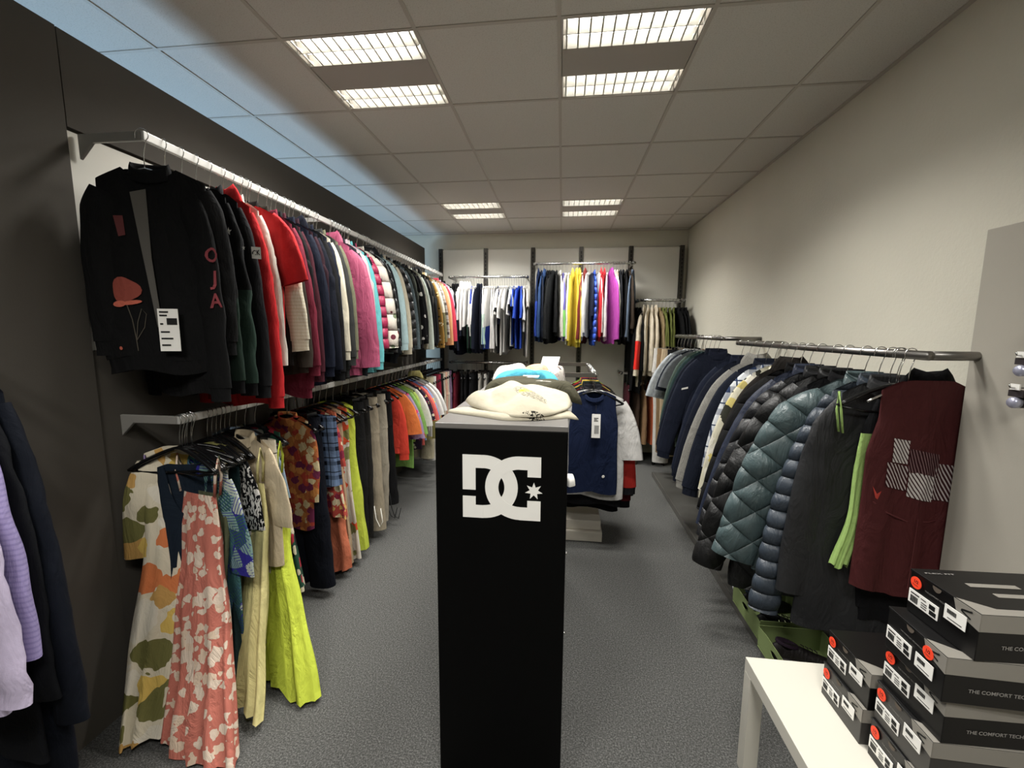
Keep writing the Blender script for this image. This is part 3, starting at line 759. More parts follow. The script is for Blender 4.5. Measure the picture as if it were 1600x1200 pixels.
# ================================================================== lower left rail
LL = [
 (1.61, 'dress', '#e8dcc0', 'cream tropical print kimono dress', dict(yaw=33, L=1.24, sl=.42, out=.02, short=1, sr=.11, hw=.19, d=.03, sw=.15, dx=-.025, pat=('blotch', '#d9783c', '#e6c050', '#6d6a35', '#efe6d2', '#c99a4a', '#efe6d2', 9), shift=(-.08, -.24))),
 (1.575, 'strap_dress', '#8f7aa6', 'lilac strap dress', dict(yaw=24, L=1.12, sw=.10, hw=.10, dx=-.035, d=.02, shift=(-.02, -.14))),
 (1.562, 'dress', '#1d2b3b', 'long navy sleeveless dress', dict(yaw=14, L=1.25, hw=.15, sw=.12, nf=.24, drop=.07, fold=(5, .012), d=.02, dx=.02, shift=(0, -.18))),
 (1.55, 'strap_dress', '#c8705e', 'salmon strap dress with cream flowers', dict(yaw=-12, L=1.25, hw=.19, sw=.10, d=.035, pat=('blotch', '#f0d9c2', '#ecd0b4', '#c8705e', '#f0d9c2', '#c8705e', 27), shift=(.20, -.22), dx=.075, fold=(4, .013))),
 (1.585, 'strap_dress', '#54593f', 'long olive dress', dict(yaw=-12, L=1.13, hw=.13, d=.014, shift=(.05, -.12), dx=.05)),
 (1.605, 'shirt', '#34309c', 'blue shirt with green palm leaves', dict(yaw=-14, L=1.06, hw=.20, sw=.17, sl=.42, short=1, sr=.09, out=.03, d=.016, pat=('leaf', '#2f5a5c', '#7fa39a', '#b9c4b6', '#3f7270', 8), cuff=0, dx=.03, drop=.07)),
 (1.69, 'dress', '#1e3638', 'dark teal long dress', dict(yaw=-14, L=1.2, hw=.17, sw=.12, drop=.07, d=.016, shift=(.07, -.16), dx=.05)),
 (1.715, 'dress', '#121214', 'black dress with small white leaves', dict(yaw=-16, L=1.15, sl=.3, short=1, sr=.07, out=.03, hw=.20, sw=.13, drop=.06, d=.014, pat=('fleck', '#e6e0d8', 48), dx=.06)),
 (1.74, 'strap_dress', '#e6d98c', 'pale yellow strap dress', dict(yaw=-22, L=1.22, hw=.18, sw=.13, shift=(.17, -.20), dx=.14, d=.022)),
 (1.765, 'dress', '#16171a', 'plain black dress', dict(yaw=-14, L=1.1, hw=.16, sw=.12, drop=.07, d=.014)),
 (1.79, 'shirt', '#d8c4a0', 'beige linen shirt', dict(yaw=-20, L=.72, sl=.34, short=1, sr=.085, out=.06, cuff=0, dx=.10, d=.016, sw=.17)),
 (1.82, 'trousers', '#ddd2ba', 'cream linen trousers', dict(yaw=-16, L=1.14, sw=.19, d=.025, dx=.09)),
 (1.86, 'strap_dress', '#d6e600', 'long neon yellow dress', dict(yaw=-22, L=1.24, hw=.20, sw=.11, shift=(.28, -.14), dx=.15, d=.035)),
 (1.92, 't_shirt', '#8ea3b8', 'light blue t-shirt', dict(yaw=-10, L=.7, sl=.28, sw=.17, out=.03, dx=-.03)),
 (1.99, 'dress', '#24503c', 'green and red floral dress', dict(yaw=-10, L=1.0, pat=('blotch', '#b3273a', '#24503c', '#e4d7b8', '#1a1a1a', 16))),
 (2.25, 'shirt', '#b5622e', 'orange and plum print shirt', dict(yaw=-8, L=.80, sl=.46, out=.0, sw=.14, hw=.15, fat=.95, cuff=0, pat=('blotch', '#d98a3a', '#7a2a50', '#e9d3a0', '#b03a2a', 20))),
 (2.32, 'trousers', '#171b28', 'navy wide leg trousers', dict(yaw=-8, L=1.2, sw=.175, d=.045, shift=(.05, 0))),
 (2.40, 'skirt', '#6f87ad', 'blue plaid skirt', dict(yaw=-8, L=.58, sw=.2, hw=.22, pat=('plaid', '#1c2233', '#11141d', 11), dx=.03)),
 (2.46, 'dress', '#c0473a', 'red and gold print dress', dict(yaw=-8, L=.8, sl=.3, short=1, pat=('blotch', '#e5b45a', '#8c2540', '#f0dcb0', '#c0473a', 20))),
 (2.52, 'dress', '#e27a52', 'coral orange dress', dict(yaw=-8, L=1.2, hw=.2, shift=(.03, 0))),
 (2.58, 'dress', '#c7a983', 'beige long dress', dict(yaw=-8, L=1.2, hw=.2)),
 (2.66, 'dress', '#ece2cf', 'white dress with orange flowers', dict(yaw=-8, L=1.2, hw=.21, pat=('blotch', '#e2501f', '#ece2cf', '#8a8a4e', '#f2ead8', 13), shift=(.02, 0))),
 (2.75, 'dress', '#d3e310', 'neon yellow sleeveless dress', dict(yaw=-8, L=1.2, hw=.21, d=.04, shift=(.02, 0))),
 (2.86, 'trousers', '#232324', 'black denim trousers', dict(yaw=-7, L=1.2, sw=.175, d=.05)),
 (2.96, 'trousers', '#2d2b28', 'dark brown trousers', dict(yaw=-7, L=1.2, sw=.17, d=.045)),
 (3.08, 'trousers', '#a3967e', 'khaki trousers with pale side stripe', dict(yaw=-7, L=1.2, sw=.18, d=.05, shift=(.05, 0))),
 (3.24, 'trousers', '#a89f8c', 'light khaki trousers', dict(yaw=-7, L=1.2, sw=.18, d=.045)),
 (3.35, 'trousers', '#19191b', 'black trousers with hanging cords', dict(yaw=-7, L=1.1, sw=.18, d=.05, shift=(.05, 0))),
 (3.46, 'sweater', '#dd3a22', 'orange red long sleeved top', dict(yaw=-6, L=.62, sl=.5, out=.05)),
 (3.55, 't_shirt', '#e87a2a', 'orange t-shirt', dict(yaw=-6, L=.72, sl=.34)),
 (3.63, 't_shirt', '#a58bb2', 'lilac print t-shirt', dict(yaw=-6, L=.6, sl=.4, pat=('dots', '#d63a7a', '#5a4a7a', '#d63a7a', .4, 22))),
 (3.71, 't_shirt', '#7fb04a', 'grass green t-shirt', dict(yaw=-6, L=.9, sl=.38)),
 (3.79, 'sweater', '#a9bf4e', 'lime green top', dict(yaw=-6, L=.66, sl=.42)),
 (3.87, 't_shirt', '#eae6dc', 'white t-shirt', dict(yaw=-6, L=.66, sl=.34)),
 (3.95, 't_shirt', '#3a2a3e', 'dark plum print t-shirt', dict(yaw=-6, L=.8, sl=.3, pat=('dots', '#c9a24a', '#e4d7b8', '#7a2a50', .4, 30))),
 (4.03, 't_shirt', '#e5625a', 'coral t-shirt', dict(yaw=-6, L=.78, sl=.32, out=.10)),
 (4.11, 't_shirt', '#7f9fd0', 'rainbow tie dye t-shirt', dict(yaw=-6, L=.74, sl=.34, pat=('blotch', '#e0584e', '#6f8fd0', '#e6d34e', '#7fb04a', 9))),
 (4.20, 't_shirt', '#e9e5de', 'white boxy t-shirt', dict(yaw=-6, L=.66, sl=.30, out=.10)),
 (4.30, 't_shirt', '#e4e2df', 'off white t-shirt', dict(yaw=-6, L=.74, sl=.28, out=.10)),
 (4.40, 'hoodie', '#ddd07a', 'pale yellow hoodie', dict(yaw=-6, L=.8, sl=.6, out=.07, fat=1.2)),
 (4.50, 'trousers', '#c9bfa0', 'crumpled sand cargo trousers', dict(yaw=-6, L=1.05, d=.05)),
 (4.59, 'trousers', '#dcd9d4', 'white sweatpants', dict(yaw=-6, L=1.1, d=.05)),
 (4.69, 'trousers', '#7d1530', 'burgundy trousers', dict(yaw=-6, L=.95, d=.05)),
 (4.79, 'trousers', '#8f1a36', 'wine red trousers', dict(yaw=-6, L=.9, d=.045)),
 (4.88, 'trousers', '#2b2a2b', 'charcoal trousers', dict(yaw=-5, L=.9)),
 (4.97, 'trousers', '#d2c7b2', 'cream corduroy trousers', dict(yaw=-5, L=.85)),
 (5.06, 'trousers', '#d9a890', 'peach trousers', dict(yaw=-5, L=.8)),
 (5.15, 'trousers', '#d6cbb8', 'sand trousers', dict(yaw=-5, L=.8)),
 (5.25, 'trousers', '#8a7190', 'mauve trousers', dict(yaw=-5, L=.75)),
 (5.34, 'trousers', '#26252a', 'black track trousers', dict(yaw=-5, L=.75)),
]
ll = run_rail('lower', 'lower left rail', 'y', XW_, ZW_, LL, 'garments on the lower left rail', 'black', 'near', 900, lodL, wall=(-1, .255))
# cords hanging from two pairs of trousers
r_ = next(o for o in ll if 'hanging cords' in o['label'])
for dx in (.0, .035): mesh('cord', *tube([(.15+dx, -.07, -.98), (.17+dx, -.09, -1.08), (.2+dx, -.09, -1.17), (.23+dx, -.08, -1.19), (.25+dx, -.07, -1.1)], .004, 6), simple('black_cord', '#111111', .8), r_)
r_ = next(o for o in ll if 'side stripe' in o['label'])
mesh('cord', *tube([(.17, -.07, -.98), (.19, -.08, -1.08), (.22, -.08, -1.14), (.24, -.07, -1.1), (.22, -.06, -1.0)], .004, 6), simple('white_cord', '#dedad0', .8), r_)
# ================================================================== foreground clothes at the left edge of the view
FG = [
 (.98, 'coat', '#141a27', 'dark navy robe hanging closest to the grey board', dict(L=1.32, sl=.95, hw=.22, d=.03, out=.10, sw=.15, col=None, yaw=-5, lod=0)),
 (.94, 'coat', '#15171d', 'black coat in front of the navy robe', dict(L=1.22, sl=.85, hw=.20, d=.022, out=.07, sw=.15, col=None, yaw=-5, lod=0)),
 (.895, 'sweater', '#9c8fc0', 'ribbed lavender top at the left edge', dict(L=.95, sl=.68, out=.10, sw=.15, pat=('stripe', '#8d80b2', 'Z', 70, .4), band=0, cuff=0, yaw=-5, lod=0)),
 (.85, 'sweater', '#c9bcd9', 'pale lilac sweatshirt at the left edge', dict(L=.98, sl=.77, out=.13, sw=.15, cuff=0, band=0, yaw=-5, lod=0)),
]
FX, FZ = -1.665, 1.62
u_rail('silver rail of the clothes at the left edge', FX, .78, 1.03, FZ, XL+.004, RAILW, ends=(True, True))
for n, (y, kd, c_, ds, ov) in enumerate(FG):
    ov = dict(ov); yw = math.radians(ov.pop('yaw'))
    garment(kd, c_, (FX, y, FZ), yw, ds, 'clothes at the left edge', seed=3000+n, wall=(-1, .17), **ov)
    hanger('chrome', (FX, y, FZ), yw, 'silver metal hanger holding the '+ds, 'hangers at the left edge')

# ================================================================== back wall rails (garments seen edge on)
def long_sleeves(k, o):
    o = dict(o)
    if k in ('jacket', 'sweater', 'hoodie', 'puffer') and 'sl' not in o: o['sl'] = o.get('L', KIND[k]['L'])-.24
    return o
def spread(xa, xb, lst):
    n = len(lst); return [(xa+(xb-xa)*(i+.5)/n,)+it for i, it in enumerate(lst)]
W_, NV, RB, MT = '#f1efec', '#1c2236', '#2440a8', '#b4d6c4'
def fw(desc, c, pat, **k): return ('sweater' if not k.get('short') else 't_shirt', c, desc, dict(pat=pat, **k))
dn = ('diagblock', '#20263a', -.50, .2); dk = ('diagblock', '#1c1d20', -.58, .2); dg = ('diagblock', '#1f4032', -.55, .2); dm = ('diagblock', MT, -.45, .1); db = ('diagblock', RB, -.6, .15)
hh = dict(col='hood')
BL = spread(-1.42, -.45, [
 ('jacket', '#19191b', 'black training jacket', dict(L=.92)), ('jacket', '#1d1d20', 'black track jacket', dict(L=.95)), ('jacket', '#17181b', 'black tracksuit top with white cuff', dict(L=.95)),
 fw('white and navy hooded jacket', W_, dn, **hh, L=.98), fw('white and navy hooded jacket', W_, dn, **hh, L=.98), fw('white hooded sports jacket', W_, ('diagblock', '#20263a', -.62, .2), **hh),
 fw('white and black hooded jacket', W_, dk, **hh), fw('white and black hooded jacket', W_, dk, **hh, L=.95), fw('blue and white sports jacket', RB, ('below', '#f1efec', -.35)),
 fw('white and green sports jacket', W_, dg, L=.95), fw('white and green sports jacket', W_, dg, L=.95), ('jacket', NV, 'navy sports jacket', dict(L=.96)), ('jacket', NV, 'navy sports jacket', dict(L=.96)),
 fw('white and mint sports top', W_, dm, L=.9), fw('white and mint sports top', W_, dm, L=.9), fw('white and blue sports top', W_, db, L=.9), fw('white and blue sports top', W_, db, L=.9),
 fw('white long sleeved jersey', W_, None, L=.95), fw('white long sleeved jersey', W_, None, L=.95), ('sweater', '#2c3452', 'dark blue jersey', dict(L=.6, sl=.4)),
 fw('white football shirt', W_, None, short=1, L=.86, sl=.3), fw('black trimmed white football shirt', W_, ('below', '#15161a', -.40), short=1, L=.95, sl=.27), fw('white football shirt', W_, None, short=1, L=.98, sl=.34),
 fw('white football shirt', W_, None, short=1, L=.95, sl=.24, out=.12), ('t_shirt', '#9aa0a6', 'grey football shirt', dict(L=.8)), fw('black trimmed white football shirt', W_, ('below', '#15161a', -.36), short=1, L=.9, sl=.26),
 ('t_shirt', '#1f3f9a', 'royal blue football shirt', dict(L=.86)), fw('white football shirt', W_, None, short=1, L=.86, sl=.3), ('t_shirt', '#2348b0', 'bright blue football shirt', dict(L=.9, sl=.34)), ('t_shirt', '#2348b0', 'bright blue football shirt', dict(L=.9, sl=.34)),
 fw('white football shirt', W_, None, short=1, L=.7, sl=.36), ('t_shirt', '#b9b5ae', 'pale grey long football shirt', dict(L=1.0))])
run_rail('bl', 'back wall left rail', 'x', 5.42, 2.325, [(p, k, c, d, dict(long_sleeves(k, o), lod=2, d=.016 if k != 'jacket' else .02)) for p, k, c, d, o in BL], 'sportswear on the back wall left rail', 'chrome', 'left', 2000, None, -PI/2)
Y_ = '#e8cf12'
BM = spread(-.34, .86, [
 ('hoodie', '#22345c', 'navy blue hooded jacket', dict(L=.95, sleeve_col='#22345c', sleeve_pat=('diagblock', '#2b4bb0', -.55, -.3))), ('jacket', '#2a3040', 'dark slate jacket', dict(L=.96)), ('hoodie', '#2d4a78', 'blue hooded jacket with bright sleeve', dict(yaw=-11, L=.96, out=.05)),
 ('jacket', '#161618', 'black sports jacket', dict(L=.98)), ('jacket', '#18191a', 'black sports jacket', dict(L=.98)), ('jacket', '#232526', 'wide charcoal jacket', dict(yaw=-17, L=.98, out=.08, fat=1.3)), ('jacket', '#1d1e1f', 'black sports jacket', dict(L=.9)),
 ('jacket', '#e8e3d8', 'white training jacket', dict(L=.9)), ('sweater', '#6a62b0', 'purple and green jacket', dict(L=.95, sleeve_col='#6a62b0', sleeve_pat=('below', '#7fd85a', -.58))), ('sweater', '#efeade', 'cream sweatshirt', dict(L=.95)),
 ('sweater', '#f0ede4', 'white sweatshirt', dict(L=.98)), ('hoodie', Y_, 'bright yellow hoodie', dict(L=1.0)), ('hoodie', Y_, 'bright yellow hoodie', dict(L=1.02)), ('hoodie', '#e3c90f', 'bright yellow hoodie', dict(L=1.02)),
 ('sweater', '#f2efe8', 'white and yellow top', dict(L=.95)), ('hoodie', '#7a2a24', 'brick red hoodie', dict(yaw=-15, L=.98, out=.07, fat=1.15)), ('sweater', '#f3f1ee', 'white pullover', dict(L=.9)), ('sweater', '#262c46', 'navy pullover', dict(L=.8, sl=.45)),
 ('puffer', '#2450c0', 'bright blue puffer jacket', dict(L=1.0, rough=.4, out=.06)), ('sweater', '#f1eeea', 'white and red sweatshirt', dict(L=.9)), ('hoodie', '#c8202a', 'scarlet hoodie', dict(L=.95)), ('hoodie', '#b81c2a', 'scarlet hoodie', dict(L=.9)),
 ('sweater', '#efe8e4', 'white sports top', dict(L=.95)), ('hoodie', '#a63a9a', 'magenta hoodie', dict(yaw=14, L=.98, out=.09, fat=1.7)), ('jacket', '#eee8da', 'white fleece jacket', dict(L=.8)), ('jacket', '#e6d3bc', 'pale peach fleece jacket', dict(L=.85)),
 ('jacket', '#2b2d33', 'anthracite jacket', dict(L=.95)), ('jacket', '#2b2d33', 'anthracite jacket', dict(L=.98)), ('jacket', '#1c1c1f', 'deep black jacket', dict(L=.98)), ('jacket', '#43372c', 'dark brown jacket', dict(L=.85)), ('jacket', '#66768c', 'blue grey jacket', dict(yaw=-18, L=.95, out=.06))])
run_rail('bm', 'back wall middle rail', 'x', 5.42, 2.48, [(p, k, c, d, dict(long_sleeves(k, o), lod=2 if k != 'puffer' else 1, d=.02)) for p, k, c, d, o in BM], 'jackets on the back wall middle rail', 'chrome', 'left', 2500, None, -PI/2)
FL = '#e9dcc2'
BR = spread(.83, 1.50, [
 ('jacket', '#1b1b1e', 'long black jacket', dict(L=1.1, out=.06)), ('jacket', '#202124', 'long black jacket', dict(L=1.12, out=.05)), ('jacket', '#17181a', 'long black jacket', dict(L=1.0)),
 ('hoodie', FL, 'cream fleece with red sleeve panel', dict(yaw=-20, L=.98, out=.10, fat=1.35, sl=.72, d=.035, cuff=0, cat='fleece jacket', name='jacket')), ('hoodie', FL, 'plain cream fleece', dict(L=.9, d=.03)), ('hoodie', FL, 'plain cream fleece', dict(L=.9, d=.03)), ('hoodie', '#e4d5ba', 'plain cream fleece', dict(L=.9, d=.03)),
 ('jacket', '#8f7a55', 'brown beige jacket', dict(L=1.1)), ('jacket', '#6f7634', 'olive green softshell', dict(L=.8, out=.06)), ('jacket', '#6f7634', 'olive green softshell', dict(L=.8, out=.05)), ('jacket', '#666d30', 'olive green softshell', dict(L=.8)), ('jacket', '#6f7634', 'olive green softshell', dict(L=.8)),
 ('jacket', '#19191b', 'black softshell', dict(L=.8)), ('jacket', '#19191b', 'black softshell', dict(L=.8)), ('jacket', '#1c1c1e', 'black softshell', dict(L=.8, out=.06))])
br = run_rail('br', 'back wall right rail', 'x', 5.42, 2.03, [(p, k, c, d, dict(o, lod=2 if i != 3 else 1, d=o.get('d', .022))) for i, (p, k, c, d, o) in enumerate(BR)], 'fleeces on the back wall right rail', 'chrome', 'left', 3300, None, -PI/2)
P_ = GEO[br[3].name][1][1]
# red panel on the outward side of the fleece sleeve
M_RED = simple('red_nylon', '#d8261c', .5)
rows = P_[int(P_.shape[0]*.52):int(P_.shape[0]*.96)]; N_ = P_.shape[1]; cols_ = list(range(N_))
cen = rows.mean(1, keepdims=True); off_ = cen+(rows-cen)*1.05
idx = [j for j in range(N_) if rows[len(rows)//2, j, 0] > cen[len(rows)//2, 0, 0]-.02]
st_ = next(j for j in range(N_) if j in idx and (j-1) % N_ not in idx); order = [(st_+k) % N_ for k in range(len(idx))]
mesh('red_sleeve_panel', off_[:, order].reshape(-1, 3), grid_faces(len(rows), len(order), False), M_RED, br[3])
LBL = spread(-1.40, -.47, [
 ('trousers', '#7d1e32', 'dark red sports trousers', {}), ('trousers', '#1f1f22', 'black sports trousers', {}), ('trousers', '#1f1f22', 'black sports trousers', {}), ('trousers', '#2a2b30', 'dark grey sports trousers', {}),
 ('trousers', '#1b1b1e', 'black shiny trousers', {}), ('trousers', '#c9c5bd', 'light grey sweatpants', {}), ('trousers', '#d6d2ca', 'off white sweatpants', {}), ('trousers', '#222326', 'charcoal sports trousers', {}), ('trousers', '#5f9a78', 'green sports trousers', {}),
 ('trousers', '#8fb3a0', 'mint sports trousers', {}), ('trousers', '#202226', 'graphite trousers', {}), ('trousers', '#1a2030', 'navy sports trousers', {}), ('trousers', '#19191b', 'black slim trousers', {}), ('trousers', '#30343a', 'slate sports trousers', {})])
run_rail('lbl', 'low rail at the back left', 'x', 5.42, 1.235, [(p, k, c, d, dict(o, lod=2, L=1.0, d=.022)) for p, k, c, d, o in LBL], 'trousers on the low back left rail', 'black', 'left', 3600, None, -PI/2)
LBR = spread(.78, 1.34, [
 ('trousers', '#5b2430', 'dark plum trousers', {}), ('trousers', '#4a382c', 'dark brown trousers', {}), ('jacket', '#8a6a48', 'tan brown jacket', dict(L=.85)), ('jacket', '#b0532a', 'rust orange jacket', dict(L=.85)), ('trousers', '#1c1b1c', 'black cotton trousers', {}), ('trousers', '#2a2422', 'brown black trousers', {})])
run_rail('lbr', 'low rail at the back right', 'x', 5.42, 1.13, [(p, k, c, d, dict(o, lod=2, d=.025)) for p, k, c, d, o in LBR], 'clothes on the low back right rail', 'black', 'left', 3800, None, -PI/2)

# ================================================================== right rails
def lodR(y): return 0 if y < 2.2 else (1 if y < 4 else 2)
RW = dict(sw=.155, slope=.62)
def RJ(**k): return dict(RW, **k)
RN = [
 (1.775, 'hoodie', '#17171a', 'black hooded jacket beside the grey board', dict(yaw=-4, L=1.05, dx=.12, out=.0, sl=.7, sw=.15, hw=.17)),
 (1.765, 'strap_dress', '#b4dc72', 'lime green strap top', dict(yaw=0, L=.86, hw=.032, sw=.03, hang='black', dx=-.085, d=.02, fold=(3, .006), shift=(-.05, 0))),
 (1.81, 'jacket', '#2b2c2f', 'charcoal softshell jacket', RJ(yaw=-8, L=1.18, sl=.86, out=.11, hw=.26, fat=1.25, cuff=0, band=0, d=.028, rough=.6)),
 (1.87, 'puffer', '#3d4753', 'slate blue puffer jacket', RJ(yaw=-8, L=1.06, sl=1.0, out=.19, hw=.26, fat=1.05, rough=.42, d=.035)),
 (1.95, 'puffer', '#4a5c5e', 'petrol green diamond quilted puffer', RJ(yaw=-12, L=1.04, sl=.82, out=.29, hw=.36, fat=1.7, rough=.38, d=.045, quilt=('d', .15, .011))),
 (2.06, 'coat', '#202022', 'black jacket behind the petrol puffer', RJ(yaw=-10, L=1.0, out=.2)),
 (2.14, 'puffer', '#1c1c1c', 'long black quilted coat', RJ(yaw=-12, L=1.24, sl=.98, out=.34, hw=.38, fat=1.35, rough=.5, d=.04, quilt=('d', .20, .010), cat='coat')),
 (2.26, 'puffer', '#26272a', 'black jacket with wavy onion quilting', RJ(yaw=-12, L=1.0, sl=.88, out=.30, hw=.32, fat=1.25, rough=.45, d=.04, quilt=('o', .10, .008))),
 (2.36, 'jacket', '#28324a', 'smooth navy blue jacket', RJ(yaw=-12, L=1.05, sl=.86, out=.28, fat=1.15, hw=.30, rough=.55, cuff=0)),
 (2.44, 'puffer', '#1b1b1c', 'matte black padded jacket', RJ(yaw=-12, L=.96, sl=.80, out=.25, fat=1.2, quilt=('h', .16, .007))),
 (2.53, 'hoodie', '#2c2723', 'dark brown hoodie', RJ(yaw=-12, L=.9, sl=.72, out=.2)),
 (2.62, 'sweater', '#d9d3b8', 'cream and yellow camouflage fleece', RJ(yaw=-12, L=.9, sl=.74, out=.20, fat=1.1, pat=('blotch', '#d9c66a', '#efe9d6', '#3a3a30', '#b9a95a', 14))),
 (2.72, 'sweater', '#dfe3e6', 'white fleece with blue blocks', RJ(yaw=-12, L=.84, sl=.62, out=.16, pat=('plaid', '#2d3e62', '#2d3e62', 7))),
 (2.83, 'jacket', '#1e2536', 'navy zip jacket', RJ(yaw=-12, L=.95, sl=.80, out=.24, fat=1.1)),
 (2.95, 'hoodie', '#77756f', 'heather grey hoodie', RJ(yaw=-12, L=.92, sl=.80, out=.25, fat=1.1, pat=('melange', '#9b988f', 200))),
 (3.08, 'jacket', '#1c2233', 'dark navy sports jacket', RJ(yaw=-12, L=.92, sl=.80, out=.24, fat=1.1)),
 (3.20, 'jacket', '#232b40', 'navy blue training jacket', RJ(yaw=-12, L=.92, sl=.80, out=.22, fat=1.1)),
]
rn = run_rail('rn', 'right rail', 'y', XRr, ZR1, RN, 'jackets on the nearer right rail', 'chrome', 'near', 4000, lodR, wall=(1, .275))
RF = [
 (3.66, 'jacket', '#252c40', 'navy jacket with white sleeve logo', RJ(yaw=-8, L=.98, sl=.80, out=.23, fat=1.15)),
 (3.76, 'jacket', '#1f2638', 'deep navy jacket', RJ(yaw=-8, L=.98, sl=.78, out=.22, fat=1.1)),
 (3.87, 'sweater', '#2c4444', 'dark green sweatshirt', RJ(yaw=-8, L=.86, out=.18)),
 (3.98, 'sweater', '#4b5c52', 'grey green long shirt', RJ(yaw=-8, L=.95, sl=.6, out=.15)),
 (4.08, 't_shirt', '#63676a', 'grey t-shirt', dict(yaw=-7, sw=.175, slope=.5, L=.8, sl=.3, out=.1)),
 (4.18, 't_shirt', '#1d2433', 'navy t-shirt', dict(yaw=-7, sw=.175, slope=.5, L=.8, sl=.34, out=.1)),
 (4.29, 't_shirt', '#8f9496', 'speckled grey t-shirt', dict(yaw=-7, sw=.175, slope=.5, L=.98, sl=.42, out=.1, pat=('melange', '#54585b', 60))),
 (4.42, 't_shirt', '#c4c9cc', 'mottled pale grey t-shirt', dict(yaw=-7, sw=.175, slope=.5, L=.92, sl=.44, out=.14, sr=.1, pat=('melange', '#9aa2a8', 40))),
 (4.54, 'trousers', '#1b1b1d', 'black casual trousers', dict(yaw=-6, L=1.25, d=.045)),
 (4.66, 'trousers', '#c8b08c', 'beige trousers', dict(yaw=-6, L=1.3, d=.045, sw=.22)),
 (4.78, 'trousers', '#8d7350', 'brown cargo trousers', dict(yaw=-6, L=1.3, d=.045, sw=.24)),
 (4.90, 'trousers', '#e3e0da', 'white trousers', dict(yaw=-6, L=1.45, d=.04, sw=.25)),
]
rf = run_rail('rf', 'far right rail', 'y', XRr, ZR2, RF, 'clothes on the farther right rail', 'chrome', 'near', 4300, lodR, wall=(1, .275))
# burgundy running vest facing the viewer
vest = garment('vest', '#5e2829', (XRr+.07, 1.72, ZR1), math.radians(2), 'burgundy sports vest with white striped print on the right rail', 'jackets on the nearer right rail', lod=0, seed=77, sw=.16, hw=.195, L=.93, nf=0, col=None, drop=-.02, fold=(3, .012), d=.02, rough=.7, wall=(1, .2))
hanger('chrome', (XRr, 1.72, ZR1), math.radians(2), 'silver metal hanger holding the burgundy sports vest on the right rail', 'hangers on the right rail')
Pv = GEO[vest.name]['body'][1]
def patch(name, u0, u1, z0, z1, mat, sl=0):
    n, m = 9, 7; V = []
    for a in np.linspace(0, 1, m):
        for b in np.linspace(0, 1, n):
            u = u0+(u1-u0)*b; z = z0+(z1-z0)*a-sl*b; V.append((u, front_y(Pv, u, z, -1, .004), z))
    return mesh(name, V, grid_faces(m, n, False), mat, vest)
SD = fabric('#4a1f23', ('diag', '#e2dcd8', .55, 95, .62)); SD2 = fabric('#4a1f23', ('diag', '#c9bdbb', .5, 90, .42)); SD3 = fabric('#431a1e', ('diag', '#7d5f61', .3, 110, .4))
patch('striped_print', -.115, -.055, -.40, -.31, SD, .01); patch('striped_print', -.13, -.05, -.495, -.40, SD2, .02)
patch('striped_print', -.05, .055, -.44, -.35, SD3, .02); patch('striped_print', -.045, .045, -.535, -.435, SD, .02); patch('striped_print', .045, .165, -.545, -.405, SD2, .01)
decal(vest, 'body', 'seam', strip_poly([(-.16, -.56), (-.11, -.60), (-.03, -.635), (.05, -.635), (.16, -.60)], .0025) + strip_poly([(0, -.62), (-.004, -.75), (-.01, -.90)], .0015), simple('burgundy_piping', '#5a2629', .6), off=.003)
decal(vest, 'body', 'swoosh_mark', [[(-.165, -.50), (-.155, -.545), (-.148, -.55), (-.14, -.515), (-.152, -.528)]], simple('red_mark', '#a8392f', .6), off=.004)
# small marks on jackets
decal(rn[2], 'body', 'woven_label', [[(.06, -.95), (.067, -.95), (.067, -.995), (.06, -.995)]], M_WMARK, off=.004)
decal(rf[0], -1, 'woven_logo', [[(-.27, -.42), (-.22, -.405), (-.22, -.42), (-.27, -.435)]], M_WMARK, off=.005)
for k_ in (7,): decal(rn[k_], -1, 'stitched_logo', [[(-.27, -.36), (-.245, -.335), (-.24, -.345), (-.265, -.372)]], M_WMARK, off=.012)
for k_ in (8, 10): hb = br[k_]; 

# ================================================================== right base platform, side panel
M_PLAT = simple('dark_grey_steel', '#54534f', .45, .3, .4)
pl = thing('rack_base', 'long low dark grey base under the jackets along the right wall', 'rack base', (1.06, 1.5, 0))
mesh('top_sheet', *box(.012, XR-1.06, 0, 3.35, .0, .045), M_PLAT, pl, False)
mesh('edge_profile', *box(0, .012, 0, 3.35, 0, .05), simple('edge_profile_steel', '#8d8b86', .35, .8), pl, False)
o = mesh('display_board', *box(1.445, 1.463, .2, 1.685, 0, 2.005), M_SIDE, None, False); bevel(o, .002)
tag(o, 'tall plain grey board standing at the right edge', 'display board')
plain('wall_right_return', box(1.50, XR, YF, 1.50, 0, CE), M_WALL)
